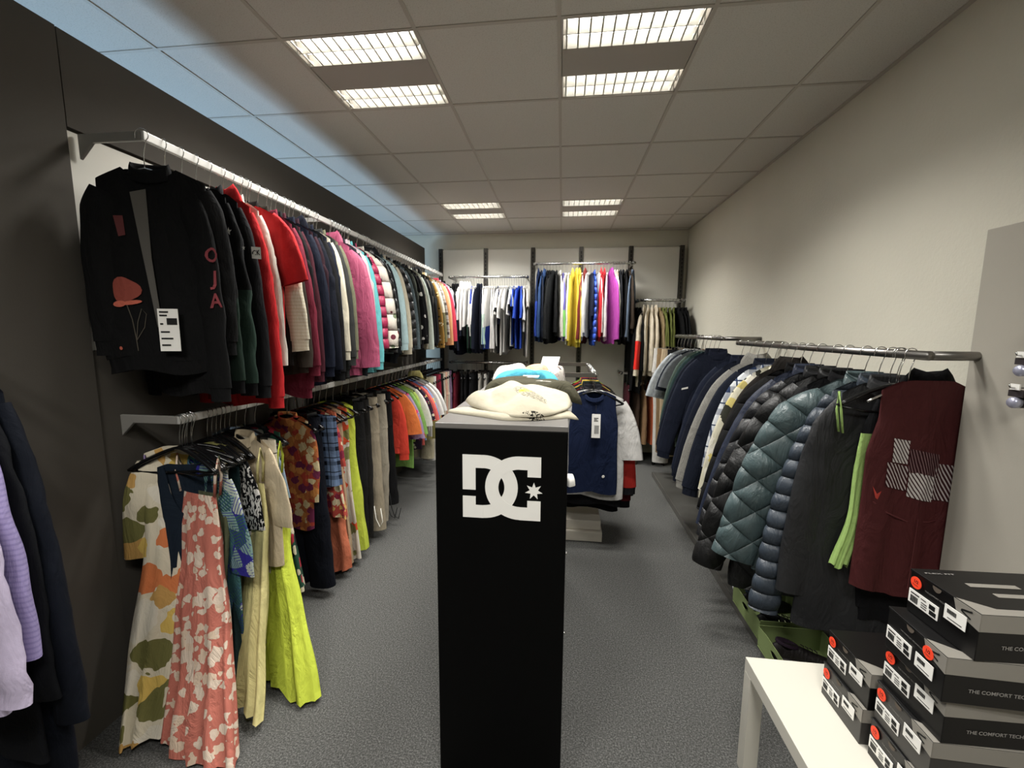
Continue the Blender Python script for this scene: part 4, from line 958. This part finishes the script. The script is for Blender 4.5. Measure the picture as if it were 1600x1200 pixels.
# packs hanging on the side panel at the right edge of the view
M_SIL = simple('silver_cap', '#c9cbe0', .25, .6); M_CARD = simple('dark_card', '#2a2426', .6)
def pack(y, z, lab, cap=True):
    r = thing('hanging_pack', lab, 'hanging pack', (1.445, y, z), 0, 'packs hooked on the side panel')
    mesh('peg_hook', *tube([(0, 0, .02), (-.03, 0, .02), (-.062, 0, .021), (-.066, 0, .03)], .0025, 6), CHROME, r)
    mesh('header_card', *box(-.045, -.012, -.022, .022, -.008, .012), M_CARD, r, False)
    if cap:
        mesh('price_label', *box(-.05, -.046, -.014, .014, .014, .032), PAPER, r, False)
        mesh('dark_sleeve', *tube([(-.0, 0, -.026), (-.02, 0, -.026), (-.036, 0, -.026)], .017, 16, up=(0, 0, 1)), M_CARD, r)
        mesh('silver_cap', *tube([(-.036, 0, -.026), (-.05, 0, -.026), (-.056, 0, -.026)], [.0175, .0175, .013], 16, up=(0, 0, 1)), M_SIL, r)
    else:
        mesh('black_strap', *tube([(0, 0, -.02), (-.03, 0, -.022), (-.05, .004, -.012)], [.014, .013, .008], 10, up=(0, 0, 1)), BLACKP, r)
        mesh('white_tip', *tube([(-.046, .004, -.014), (-.06, .006, -.006)], [.008, .005], 10, up=(0, 0, 1)), PAPER, r)
pack(1.445, 1.68, 'black strap with white tip hooked on the side panel, topmost', False)
pack(1.462, 1.565, 'silver capped pack on the side panel, middle one')
pack(1.467, 1.465, 'silver capped pack on the side panel, lowest one')
pk = tag(mesh('clip', *tube([(1.463, 1.46, 2.0), (1.445, 1.46, 2.018), (1.44, 1.42, 2.03), (1.445, 1.36, 2.03)], .008, 8, .014), BLACKP), 'black clip lying over the top of the side panel', 'clip')

# ================================================================== pedestal with logo
PX0, PX1, PY0, PY1, PZ = -.414, .027, 1.335, 2.75, 1.345
def ped_mat():
    t = NT('black_matte_board'); v = t.coord(); t.col('#030303'); t.b.inputs['Roughness'].default_value = .5; t.b.inputs['Specular IOR Level'].default_value = .12
    t.bump(t.noise(v, 220, 2), .08, .002); return t.m
ped = thing('display_pedestal', 'tall black display pedestal with a large white logo on its front', 'pedestal', ((PX0+PX1)/2, PY0, 0))
w2 = (PX1-PX0)/2; L_ = PY1-PY0
o = mesh('body', *box(-w2, w2, 0, L_, 0, PZ-.018), ped_mat(), ped, False); bevel(o, .002)
def top_mat():
    t = NT('lit_grey_satin_top'); t.col('#6b6865'); t.b.inputs['Roughness'].default_value = .35; return t.m  # light falling on the up-facing top is painted in as a grey base colour
o = mesh('top_board', *box(-w2, w2, 0, L_, PZ-.018, PZ), top_mat(), ped, False); bevel(o, .002)
for z in (.55, .86): mesh('shelf_pin', *tube([(w2, .10, z), (w2+.004, .10, z), (w2+.008, .10, z)], .004, 8, up=(0, 0, 1)), CHROME, ped)
# logo: two interlocked letters and a seven pointed star
M_LOGO = simple('white_vinyl', '#e6e4de', .5)
LW = .262; S_ = LW/516; LX, LZ = .004, 1.345-.088-.125
def lg(x, y): return ((x-415)*S_+LX, -.0012, LZ-(y-815)*S_)
def ring(cx, a_out, b_out, a_in, b_in, cy, a0, a1, n=28):
    V = []
    for k in range(n+1):
        t = a0+(a1-a0)*k/n
        V += [(cx+a_out*math.cos(t), cy+b_out*math.sin(t)), (cx+a_in*math.cos(t), cy+b_in*math.sin(t))]
    return V, [(2*k, 2*k+1, 2*k+3, 2*k+2) for k in range(n)]
def logo_letter(name, flip):
    cx, cy = 295, 815
    V, F = ring(cx, 228, 215, 140, 127, cy, -PI/2, PI/2)
    def q(x0, y0, x1, y1):
        n = len(V); V.extend([(x0, y0), (x1, y0), (x1, y1), (x0, y1)]); F.append((n, n+1, n+2, n+3))
    q(157, 600, 295, 688); q(157, 942, 295, 1030)
    if not flip: q(157, 688, 244, 838); q(157, 882, 244, 942)
    else: q(157, 688, 244, 735); q(157, 895, 244, 942)
    P = [(a, b-(.0006 if flip else 0), c) for a, b, c in (lg(830-x if flip else x, y) for x, y in V)]
    F2 = [f if not flip else tuple(reversed(f)) for f in F]
    o = mesh(name, P, F2, M_LOGO, ped, False)
    m = o.modifiers.new('s', 'SOLIDIFY'); m.thickness = .0012; return o
logo_letter('letter', False); logo_letter('letter', True)
cx, cy = 628, 828
pts = [(cx+(58 if i % 2 == 0 else 27)*math.sin(PI*i/7), cy-(58 if i % 2 == 0 else 27)*math.cos(PI*i/7)) for i in range(14)]
o = mesh('star', [lg(*p) for p in pts], [tuple(range(14))], M_LOGO, ped, False); m = o.modifiers.new('s', 'SOLIDIFY'); m.thickness = .0012

# folded t-shirts on top -------------------------------------------------
def cloth_pile(name, outline, z0, th, seed, mat, parent=None, n=96, rings=22, wr=.010, droop=None, fall=5):
    P = np.array(outline, float); P = np.vstack([P, P[:1]])
    sl = np.concatenate([[0], np.cumsum(np.linalg.norm(np.diff(P, axis=0), axis=1))]); u = np.linspace(0, sl[-1], n, endpoint=False)
    O = np.stack([np.interp(u, sl, P[:, 0]), np.interp(u, sl, P[:, 1])], 1)
    for _ in range(2): O = .25*np.roll(O, 1, 0)+.5*O+.25*np.roll(O, -1, 0)
    c = O.mean(0); V = []
    R = np.linspace(0.02, 1, rings)**.8
    for r in R:
        q = c+(O-c)*r; h = th*(1-r**fall)**.6+.002
        w = wnoise(np.c_[q, np.zeros(n)], seed, 16)*wr*.8 + np.abs(wnoise(np.c_[q, np.zeros(n)], seed+1, 26))*wr
        z = z0+h+np.maximum(w*(1-r**4), -h*.6)
        if droop is not None: z = z-droop(q)
        V.append(np.c_[q, z])
    q = c+(O-c)*.995; z = np.full(n, z0+.0005)
    if droop is not None: z = z-droop(q)
    V.append(np.c_[q, z])
    q = c+(O-c)*.5; z = np.full(n, z0+.0005); V.append(np.c_[q, z])
    V = np.concatenate(V); return mesh(name, V, grid_faces(rings+2, n, True, True, True), mat, parent)
def tee_print_mat():
    t = NT('cream_cotton_with_print'); v = t.coord()
    base = t.mix(t.noise(v, 30, 2), '#a9a28f', '#b9b29f')
    sp = t.n('ShaderNodeSeparateXYZ'); t.l(v, sp.inputs[0])
    def blob(cx, cy, a, b):
        x = t.math('DIVIDE', t.math('SUBTRACT', sp.outputs[0], cx), a); y = t.math('DIVIDE', t.math('SUBTRACT', sp.outputs[1], cy), b)
        return t.math('LESS_THAN', t.math('ADD', t.math('MULTIPLY', x, x), t.math('MULTIPLY', y, y)), 1.)
    nz = t.noise(v, 70, 2, .5, 2.)
    lines = t.math('LESS_THAN', t.math('ABSOLUTE', t.math('SUBTRACT', nz, .5)), .04)
    c = t.mix(t.math('MULTIPLY', t.math('MAXIMUM', blob(-.15, 1.66, .05, .06), blob(-.10, 1.57, .05, .07)), lines), base, '#3a3832')
    c = t.mix(t.math('MULTIPLY', blob(-.14, 1.65, .026, .045), t.math('GREATER_THAN', nz, .46)), c, '#e0b43a')
    tx = t.noise(t.coord((1, .35, 1)), 130, 1, .5, 1.)
    c = t.mix(t.math('MULTIPLY', blob(-.085, 1.418, .045, .010), t.math('GREATER_THAN', tx, .5)), c, '#262420')
    t.col(c); t.b.inputs['Roughness'].default_value = .9; t.b.inputs['Specular IOR Level'].default_value = .1
    t.bump(t.noise(v, 30, 3), .3, .01); return t.m
CREAM = tee_print_mat()
def edge_droop(x1, k=1.1): return lambda q: np.maximum(0, q[:, 0]-x1)*.35*k + np.maximum(0, -(q[:, 0]-PX0))*.12
ts = thing('t_shirt', 'cream t-shirt with small printed picture folded at the front of the pedestal', 't-shirt', (0, 0, 0), 0, 'folded shirts on the pedestal')
cloth_pile('sleeve', [(-.43, 1.52), (-.40, 1.50), (-.30, 1.455), (-.19, 1.395), (-.13, 1.40), (-.06, 1.42), (.03, 1.47), (.072, 1.515), (.05, 1.56), (-.06, 1.60), (-.25, 1.62), (-.40, 1.56)], PZ, .020, 5, CREAM, ts, wr=.012, droop=edge_droop(PX1))
cloth_pile('folded_body', [(-.375, 1.60), (-.33, 1.52), (-.24, 1.45), (-.165, 1.40), (-.09, 1.405), (-.03, 1.44), (.03, 1.52), (.045, 1.60), (.035, 1.72), (-.02, 1.80), (-.14, 1.88), (-.26, 1.88), (-.33, 1.76)], PZ+.012, .018, 11, CREAM, ts, wr=.020, droop=lambda q: edge_droop(PX1)(q)-.10*np.maximum(0, q[:, 1]-1.42)*np.clip((1.93-q[:, 1])*12, 0, 1))
o = thing('t_shirt', 'olive green t-shirt lying across the pedestal behind the cream one', 't-shirt', (0, 0, 0), 0, 'folded shirts on the pedestal')
OL = fabric('#4b4836'); 
cloth_pile('folded_body', [(-.37, 1.98), (-.35, 1.90), (-.2, 1.86), (-.02, 1.80), (.06, 1.78), (.10, 1.82), (.05, 1.92), (-.05, 2.05), (-.2, 2.14), (-.34, 2.08)], PZ+.01, .065, 21, OL, o, wr=.010, droop=edge_droop(PX1+.01))
decl = cloth_pile('print', [(-.12, 1.905), (-.05, 1.875), (-.03, 1.885), (-.06, 1.905), (-.10, 1.925)], PZ+.076, .002, 3, fabric('#a8a59a', ('blotch', '#d9d5c8', '#4b4836', '#a8a59a', 60)), o, 40, 6, .001)
tg = tag(mesh('price_card', *box(-.19, -.11, 2.02, 2.12, PZ+.080, PZ+.082), PAPER, None, False), 'white paper card lying on the olive t-shirt', 'paper card')
o = tag(cloth_pile('t_shirt', [(-.37, 2.22), (-.30, 2.14), (-.16, 2.18), (-.05, 2.10), (.0, 2.18), (-.02, 2.32), (-.16, 2.36), (-.30, 2.36)], PZ+.005, .085, 31, fabric('#41b3cf'), wr=.012), 'turquoise t-shirt folded on the pedestal', 't-shirt', 'folded shirts on the pedestal')
o = tag(cloth_pile('t_shirt', [(-.41, 2.55), (-.40, 2.40), (-.30, 2.38), (-.22, 2.44), (-.20, 2.66), (-.36, 2.68)], PZ, .085, 41, fabric('#eeeae2'), wr=.010), 'plain white folded t-shirt at the left rear of the pedestal', 't-shirt', 'folded shirts on the pedestal')
o = tag(cloth_pile('t_shirt', [(-.24, 2.50), (-.20, 2.42), (-.10, 2.40), (-.06, 2.50), (-.08, 2.64), (-.22, 2.62)], PZ, .095, 51, fabric('#e8b592'), wr=.010), 'peach t-shirt folded beside the plain white one', 't-shirt', 'folded shirts on the pedestal')
o = tag(cloth_pile('t_shirt', [(-.09, 2.46), (-.02, 2.39), (.02, 2.46), (.025, 2.66), (-.06, 2.68)], PZ, .085, 61, fabric('#cfc7bc', ('blotch', '#4a3a3e', '#cfc7bc', '#a89a94', '#e6e0d6', 34)), wr=.010), 'grey printed t-shirt folded at the right rear of the pedestal', 't-shirt', 'folded shirts on the pedestal')
sg = thing('card_stand', 'slanted cream price sign standing among the folded shirts', 'sign', (-.09, 2.68, PZ))
V, F = box(-.055, .055, 0, .003, .035, .14); V = [(x+.25*(z-.04), y+.55*(z-.03), z) for x, y, z in V]
mesh('card', V, F, PAPER, sg, False); V, F = box(-.05, .05, -.02, .05, 0, .004); mesh('foot', V, F, WHITE, sg, False)
mesh('upright', *box(-.006, .006, 0, .006, .003, .05), WHITE, sg, False)

# ================================================================== white gondola rack in the middle
gb = thing('gondola_rack', 'white two step island rack behind the black pedestal', 'display rack', (0, 3.19, 0))
M_GW = simple('gondola_white', '#c4beb1', .45)
o = mesh('lower_base', *box(-.60, .345, 0, 1.25, .005, .085), M_GW, gb, False); bevel(o, .004)
o = mesh('upper_base', *box(-.60, .335, .03, 1.22, .088, .165), M_GW, gb, False); bevel(o, .004)
mesh('back_panel', *box(-.14, -.115, .05, 1.2, .165, 1.30), M_BOARD, gb, False)
for y in (.06, 1.18): mesh('post', *box(-.115, -.085, y-.015, y+.015, .165, 1.33), STEEL, gb, False)
gr = thing('hanging_rail', 'chrome u-shaped rail of the island rack holding sports jerseys', 'clothes rail', (0, 3.19, 1.345))
YA, YB_ = -.22, .75
mesh('bar', *tube([(.235, YA, 0), (.235, .2, 0), (.235, YB_, 0)], .015, 14, up=(0, 0, 1)), CHROME, gr)
for y in (YA, YB_): mesh('arm', *box(-.14, .235, y-.006, y+.006, -.016, .016), STEEL, gr, False)
mesh('arm', *box(-.14, -.126, YA, .09, -.016, .016), STEEL, gr, False)
JX, JZ = .235, 1.345
IS = [
 (2.995, 'tank_top', '#1b2a4e', 'navy sleeveless jersey with paper tag', dict(yaw=0, L=.86, sw=.155, hw=.175, nf=.07, lod=0, fold=(3, .006))),
 (3.07, 't_shirt', '#ece9e4', 'white jersey with short sleeves', dict(yaw=-8, L=.92, sl=.42, out=.06, lod=1)),
 (3.15, 'jacket', '#2b2b30', 'black jacket with red stripe', dict(yaw=-8, L=.95, sl=.66, out=.10, lod=1, sleeve_col='#c8281e')),
 (3.24, 'jacket', '#6b1a22', 'burgundy training jacket', dict(yaw=-8, L=1.02, sl=.80, out=.08, lod=1, trim='#17171a')),
 (3.33, 'jacket', '#20382c', 'bottle green training jacket', dict(yaw=-8, L=.95, sl=.74, out=.12, lod=1)),
 (3.42, 'jacket', '#d8b42a', 'yellow and red jersey', dict(yaw=-8, L=.85, sl=.55, out=.04, lod=1, sleeve_col='#b02a22')),
 (3.52, 'jacket', '#24304e', 'dark blue training top', dict(yaw=-8, L=.85, lod=1)),
 (3.63, 'jacket', '#b02a22', 'red training top', dict(yaw=-8, L=.85, lod=1)),
 (3.74, 'jacket', '#9cc23a', 'green and yellow training top', dict(yaw=-8, L=.85, lod=1)),
]
isl = run_rail('is', 'island rack', 'y', JX, JZ, IS, 'jerseys on the island rack', 'black', 'near', 6000)
jt = isl[0]; tgm = mesh('price_tag', *box(-.015, .045, -.05, -.048, -.44, -.27), PAPER, jt, False)
mesh('tag_string', *tube([(.012, -.03, -.21), (.012, -.049, -.25), (.013, -.049, -.275)], .001, 5), INK, jt)
V, F = cat_geo(*[box(.0, .0+w_, -.0515, -.0505, z, z+.004) for z, w_ in ((-.30, .03), (-.31, .022), (-.32, .028))], *[box(.004+i*.004, .004+i*.004+.002, -.0515, -.0505, -.41, -.35) for i in range(8)])
mesh('barcode', V, F, INK, tgm, False)
decal(jt, 'body', 'round_badge', [ellipse(.08, -.73, .011, .011, 14)], M_WMARK, off=.004)
cr = tag(cloth_pile('crumpled_shirt', [(.03, 1.62), (.05, 1.58), (.075, 1.60), (.07, 1.66), (.035, 1.67)], 0, .03, 71, PAPER, None, 40, 10, .008), 'scrap of white cloth poking out beside the pedestal', 'cloth')
cr.location = (-.01, .0, 1.05)

# ================================================================== side table with shoe boxes
TX0, TX1, TY0, TY1, TH = .705, 1.40, .975, 1.525, .45
tb = thing('side_table', 'low white square table holding stacked shoe boxes', 'table', ((TX0+TX1)/2, (TY0+TY1)/2, 0))
hx, hy = (TX1-TX0)/2, (TY1-TY0)/2
o = mesh('tabletop', *box(-hx, hx, -hy, hy, TH-.05, TH), WHITE, tb, False); bevel(o, .0015)
for sx in (-1, 1):
    for sy in (-1, 1):
        a, b = sx*hx, sx*(hx-.05); c, d = sy*hy, sy*(hy-.05)
        o = mesh('leg', *box(min(a, b), max(a, b), min(c, d), max(c, d), 0, TH-.0505), WHITE, tb, False); bevel(o, .0015)
M_BX = simple('black_card', '#0e0d0d', .38); M_BX2 = simple('dark_grey_card', '#3a3836', .4); M_GR = simple('grey_card', '#86827a', .45); M_LT = simple('grey_text', '#8b8884', .5)
def label_mat():
    t = NT('barcode_label'); v = t.coord(); sp = t.n('ShaderNodeSeparateXYZ'); t.l(v, sp.inputs[0])
    n = t.noise(t.coord((.1, 130, 30)), 3, 1); t.col(t.ramp(n, [(0, '#4a4845'), (.40, '#e8e5df')])); t.b.inputs['Roughness'].default_value = .6; return t.m
M_LAB = label_mat()
BW, BH, BL_ = .182, .115, .31
def shoebox(x, y, z, rz, lab, dark=False, order=0, sticker='end', tongue=True):
    """x,y: far corner of the short end (-X face); box extends +X (long) and -Y (wide)"""
    r = thing('shoe_box', lab, 'shoe box', (x, y, z), rz, 'stacked shoe boxes')
    m = M_BX2 if dark else M_BX
    o = mesh('carton', *box(0, BL_, -BW, 0, 0, BH-.004), m, r, False); bevel(o, .0015)
    o = mesh('lid', *box(-.0015, BL_+.0015, -BW-.0015, .0015, BH-.006, BH), M_BX, r, False); bevel(o, .0012)
    # grey front band with chamfered corner
    zb = BH-.042
    g = cat_geo(box(-.0012, BL_, -BW-.0024, -BW-.0006, zb, BH-.0015))
    V = [(-.0024, -BW-.0024, zb), (-.0024, -BW-.0024, BH-.0015), (-.0024, -BW+.062, BH-.0015), (-.0024, -BW+.052, zb+.012)]
    V += [(-.0004, b, c) for a, b, c in V]
    F = [(0, 1, 2, 3), (7, 6, 5, 4)] + [(k, 4+k, 4+(k+1) % 4, (k+1) % 4) for k in range(4)]
    bd = mesh('grey_band', *cat_geo(g, (V, F)), M_GR, r, False)
    V = [(-.001, -BW-.0024, BH+.0002), (-.001, -BW+.058, BH+.0002), (.05, -BW+.02, BH+.0002), (BL_, -BW+.02, BH+.0002), (BL_, -BW-.0024, BH+.0002)]
    V += [(a, b, c+.0006) for a, b, c in V]
    mesh('grey_top_corner', V, [(4, 3, 2, 1, 0), (5, 6, 7, 8, 9)]+[(k, (k+1) % 5, 5+(k+1) % 5, 5+k) for k in range(5)], M_GR, r, False)
    # curled mark on the grey corner
    cy_, cz_ = -BW+.028, zb+.025
    pts = [(cy_+.012*math.sin(a*1.0)*(1 if True else 1), cz_+.010-.020*k/10) for k, a in enumerate(np.linspace(-1.8, 4.2, 11))]
    V, F = [], []
    for q in strip_poly(pts, .0022):
        n = len(V); V += [(-.0032, a, b) for a, b in q]; F.append(tuple(range(n, n+4)))
    mesh('curled_mark', V, F, INK, bd, False)
    lb = mesh('size_label', *box(-.0026, -.001, -.088, -.004, .028, .064), PAPER, r, False)
    V, F = cat_geo(*[box(-.0034, -.0028, y0, y1, z0, z1) for y0, y1, z0, z1 in ((-.035, -.010, .055, .058), (-.055, -.040, .055, .057), (-.080, -.064, .046, .058), (-.084, -.066, .032, .043))], *[box(-.0034, -.0028, -.012-.0028*i, -.0106-.0028*i, .033, .050) for i in range(8)], *[box(-.0034, -.0028, -.058, -.042, .034+.006*i, .036+.006*i) for i in range(3)])
    mesh('label_print', V, F, INK, lb, False)
    if sticker:
        ys, zs_ = {'end': (-.022, .088), 'corner': (-BW+.045, .088)}[sticker]
        V = [(-.0042, ys+.0155*math.cos(a), zs_+.0155*math.sin(a)) for a in np.linspace(0, 2*PI, 24, endpoint=False)]
        st = mesh('red_sticker', V+[(-.003, b, c) for a, b, c in V], [tuple(range(24))]+[(k, 24+k, 24+(k+1) % 24, (k+1) % 24) for k in range(24)], REDST, r, False)
        V, F = text_mesh('1/2', .011, True)
        mesh('lettering', [(-.0046, ys-x, zs_+.003+y) for x, y, _ in V], F, INK, st, False)
        V, F = text_mesh('Posten', .006)
        mesh('lettering', [(-.0046, ys-x, zs_-.006+y) for x, y, _ in V], F, INK, st, False)
    if tongue:
        tg_ = mesh('price_tag', *box(-.0052, -.004, -.158, -.105, .030 if sticker != 'end' else .052, .066 if sticker != 'end' else .088), PAPER, r, False)
        z0 = .030 if sticker != 'end' else .052
        mesh('barcode', *cat_geo(*[box(-.006, -.0054, -.114-.0026*i, -.1126-.0026*i, z0+.018, z0+.028) for i in range(9)], box(-.006, -.0054, -.150, -.115, z0+.006, z0+.0075)), INK, tg_, False)
    # thumb notch
    V = [(-.0028, -.078+.012*math.cos(a), BH-.005+.013*math.sin(a)) for a in np.linspace(PI, 2*PI, 12)]
    mesh('thumb_notch', V, [tuple(range(12))], simple('notch_card', '#5a5046', .8), r, False)
    V, F = text_mesh('THE COMFORT TECHNOLOGY COMPANY', .0125, True)
    mesh('lettering', [(.17+x, -BW-.0012, .036+y) for x, y, _ in V], F, M_LT, r, False)
    V, F = text_mesh('THE COMFORT TECHNOLOGY', .0055)
    mesh('lettering', [(-.0016, -.085-x, .0815+y) for x, y, _ in V], F, M_LT, r, False)
    return r
AX, AY = .892, 1.392
shoebox(AX, AY, TH, 0, 'dark grey shoe box at the bottom of the rear stack on the table', True)
shoebox(AX+.004, AY-.004, TH+.1165, math.radians(1.5), 'black shoe box on top of the rear stack on the table', False)
BX_, BY = .900, 1.186
labs = ['bottom shoe box of the front stack, resting on the white table', 'dark grey shoe box second from bottom in the front stack', 'shoe box in the middle of the front stack of five',
        'shoe box second from top in the front stack', 'topmost shoe box of the tall front stack, shifted sideways']
for k in range(5):
    dx, dy, a = [(0, 0, 0), (.006, .002, -1), (.012, -.002, 1), (.0, -.012, -2), (.035, -.02, 2)][k]
    shoebox(BX_+dx, BY+dy, TH+k*.1165, math.radians(a), labs[k], k == 1, k, 'corner' if k == 3 else 'end')
# top lid graphics of the uppermost box
tb_ = [o for o in bpy.data.objects if o.get('label') == labs[4]][0]
V, F = text_mesh('FLEX FIT', .012, True)
mesh('lid_print', *cat_geo(box(.075, .19, -.075, -.06, BH+.0004, BH+.001), box(.10, .19, -.115, -.10, BH+.0004, BH+.001)), M_GR, tb_, False)
mesh('lettering', [(.05+x*1.6, -.022+y*.6, BH+.0012) for x, y, _ in V], F, M_LT, tb_, False)

# ================================================================== green shoe trays on the base, with shoes
M_GREEN = simple('lime_green_card', '#83935f', .6); M_GRIN = simple('green_card_inside', '#5a6642', .8)
def tray(x, y, lab, L=.34, W=.30, H=.115, rz=0):
    r = thing('shoe_tray', lab, 'shoe box', (x, y, .047), rz, 'open green shoe boxes')
    t = .003
    mesh('bottom', *box(0, W, -L, 0, 0, t), M_GREEN, r, False)
    # near-aisle side with oval finger hole
    N = 24; out = []; inn = []
    for k in range(N):
        a = 2*PI*k/N; c, s = math.cos(a), math.sin(a)
        m_ = max(abs(c)/(L/2), abs(s)/((H-t)/2)); out.append((-L/2+c/m_, (H+t)/2+s/m_)); inn.append((-L/2+.045*c, H*.62+.016*s))
    V = [(xx, a, b) for xx in (0, t) for a, b in out+inn]
    F = []
    for k in range(N):
        k2 = (k+1) % N; F += [(k, k2, N+k2, N+k), (2*N+k2, 2*N+k, 3*N+k, 3*N+k2), (N+k, N+k2, 3*N+k2, 3*N+k), (k2, k, 2*N+k, 2*N+k2)]
    mesh('finger_hole_side', V, F, M_GREEN, r, False)
    mesh('wall', *box(W-t, W, -L, 0, t, H), M_GREEN, r, False)
    mesh('wall', *box(t, W-t, -L, -L+t, t, H), M_GREEN, r, False); mesh('wall', *box(t, W-t, -t, 0, t, H), M_GREEN, r, False)
    for q_, ch in ((-.014, 'E'), (.014, 'm')):
        V, F = text_mesh(ch, .03, True); mesh('letter', [(W*.45+q_+x, -L-.0006, H*.75+y) for x, y, _ in V], F, INK, r, False)
    return r
tray(1.055, 2.50, 'open green shoe box on the base, farther of two, holding striped trainers')
tray(1.035, 2.125, 'open green shoe box on the base, nearer of two, holding brown shoe')
def shoe(loc, rz, lab, upper, accent, inner, stripes=True):
    r = thing('shoe', lab, 'shoe', loc, rz, 'shoes in the green boxes')
    L = .27; M_, N_ = 22, 20; rows = []
    for i in range(M_):
        t = i/(M_-1); x = t*L
        w = .037*(math.sin(PI*(.08+.84*t))**.45)*(1-.12*math.sin(PI*t*1.3))*(1.08 if t > .55 else .95)
        h = np.interp(t, [0, .1, .3, .45, .7, .9, 1], [.075, .095, .09, .085, .06, .045, .03])
        th = np.linspace(0, 2*PI, N_, endpoint=False); 
        rows.append(np.stack([np.full(N_, x), w*np.cos(th)*np.where(np.sin(th) > 0, .92, 1), .022+np.maximum(np.sin(th), -.15)*(h-.022)], -1))
    mesh('upper', np.concatenate(rows), grid_faces(M_, N_, True, True, True), fabric(upper, None, .6), r)
    rows = []
    for z, s in ((.0, .95), (.004, 1.02), (.022, 1.05), (.026, .98)):
        P = []
        for k in range(40):
            a = 2*PI*k/40; c, s_ = math.cos(a), math.sin(a)
            P.append((L/2+L/2*1.03*s*c, (.040 if c > 0 else .034)*s*s_*abs(1)**.5, z))
        rows.append(np.array(P))
    mesh('sole', np.concatenate(rows), grid_faces(4, 40, True, True, True), fabric(accent, None, .6), r)
    th = np.linspace(0, 2*PI, 20, endpoint=False)
    ring_ = [np.stack([.065+.05*s*np.cos(th), .026*s*np.sin(th), z+.012*np.cos(th)*-1+0*th], -1) for s, z in ((1.05, .085), (1.0, .098), (.85, .099), (.7, .06))]
    mesh('collar', np.concatenate(ring_), grid_faces(4, 20, True, False, True), fabric(inner, None, .8), r)
    if stripes:
        for k in range(3):
            x = .12+.03*k
            for sg in (-1, 1):
                mesh('stripe', *tube([(x, sg*.039, .024), (x-.012, sg*.036, .05), (x-.02, sg*.022, .078)], .0022, 6, .005), simple('pale_stripe', '#d9dfae', .6), r)
    for k in range(4): mesh('lace', *tube([(.13+.02*k, -.018, .084-.006*k), (.135+.02*k, 0, .09-.007*k), (.13+.02*k, .018, .084-.006*k)], .0025, 6), fabric(inner, None, .8), r)
    return r
sh_z = .047+.005
shoe((1.08, 2.43, sh_z), math.radians(2), 'black trainer with pale stripes in the farther green box, rear one', '#131316', '#1d1f22', '#2b3a4a')
shoe((1.08, 2.25, sh_z), math.radians(-2), 'black trainer with pale stripes in the farther green box, near one', '#131316', '#26282a', '#17181a')
shoe((1.06, 2.04, sh_z), math.radians(-8), 'dark brown trainer with purple trim in the nearer green box', '#231a1a', '#2d2526', '#3a2a3a', False)
shoe((1.06, 1.86, sh_z), math.radians(4), 'blue soled shoe in the nearer green box', '#1c2a33', '#2c5f7c', '#23485c', False)
shoe((1.10, 2.60, sh_z), math.radians(8), 'dark blue trainer with white sole behind the green boxes', '#16202c', '#cfd3d6', '#5d7488', False)

# ================================================================== camera, world, view
w = bpy.data.worlds.new('world'); sc.world = w; w.use_nodes = True
w.node_tree.nodes['Background'].inputs[0].default_value = (.5, .55, .6, 1); w.node_tree.nodes['Background'].inputs[1].default_value = .05
cd = bpy.data.cameras.new('camera'); cam = bpy.data.objects.new('camera', cd); COL.objects.link(cam); sc.camera = cam
f_, pit, yaw_, rol = 658.5, -.1259, -.1167, .007
cd.sensor_width = 36; cd.lens = f_/1600*36; cd.clip_start = .02
F_ = Vector((math.sin(yaw_)*math.cos(pit), math.cos(yaw_)*math.cos(pit), math.sin(pit))); R_ = Vector((math.cos(yaw_), -math.sin(yaw_), 0)); U_ = R_.cross(F_)
R2 = R_*math.cos(rol)+U_*math.sin(rol); U2 = U_*math.cos(rol)-R_*math.sin(rol)
m = Matrix((R2, U2, -F_)).transposed().to_4x4(); m.translation = (0, 0, CZ); cam.matrix_world = m
sc.view_settings.view_transform = 'Standard'; sc.view_settings.look = 'None'; sc.view_settings.gamma = 1; sc.view_settings.exposure = 0.0
try: sc.view_settings.use_curve_mapping = False
except Exception: pass
sc.cycles.max_bounces = 8; sc.cycles.diffuse_bounces = 4; sc.cycles.sample_clamp_indirect = 8
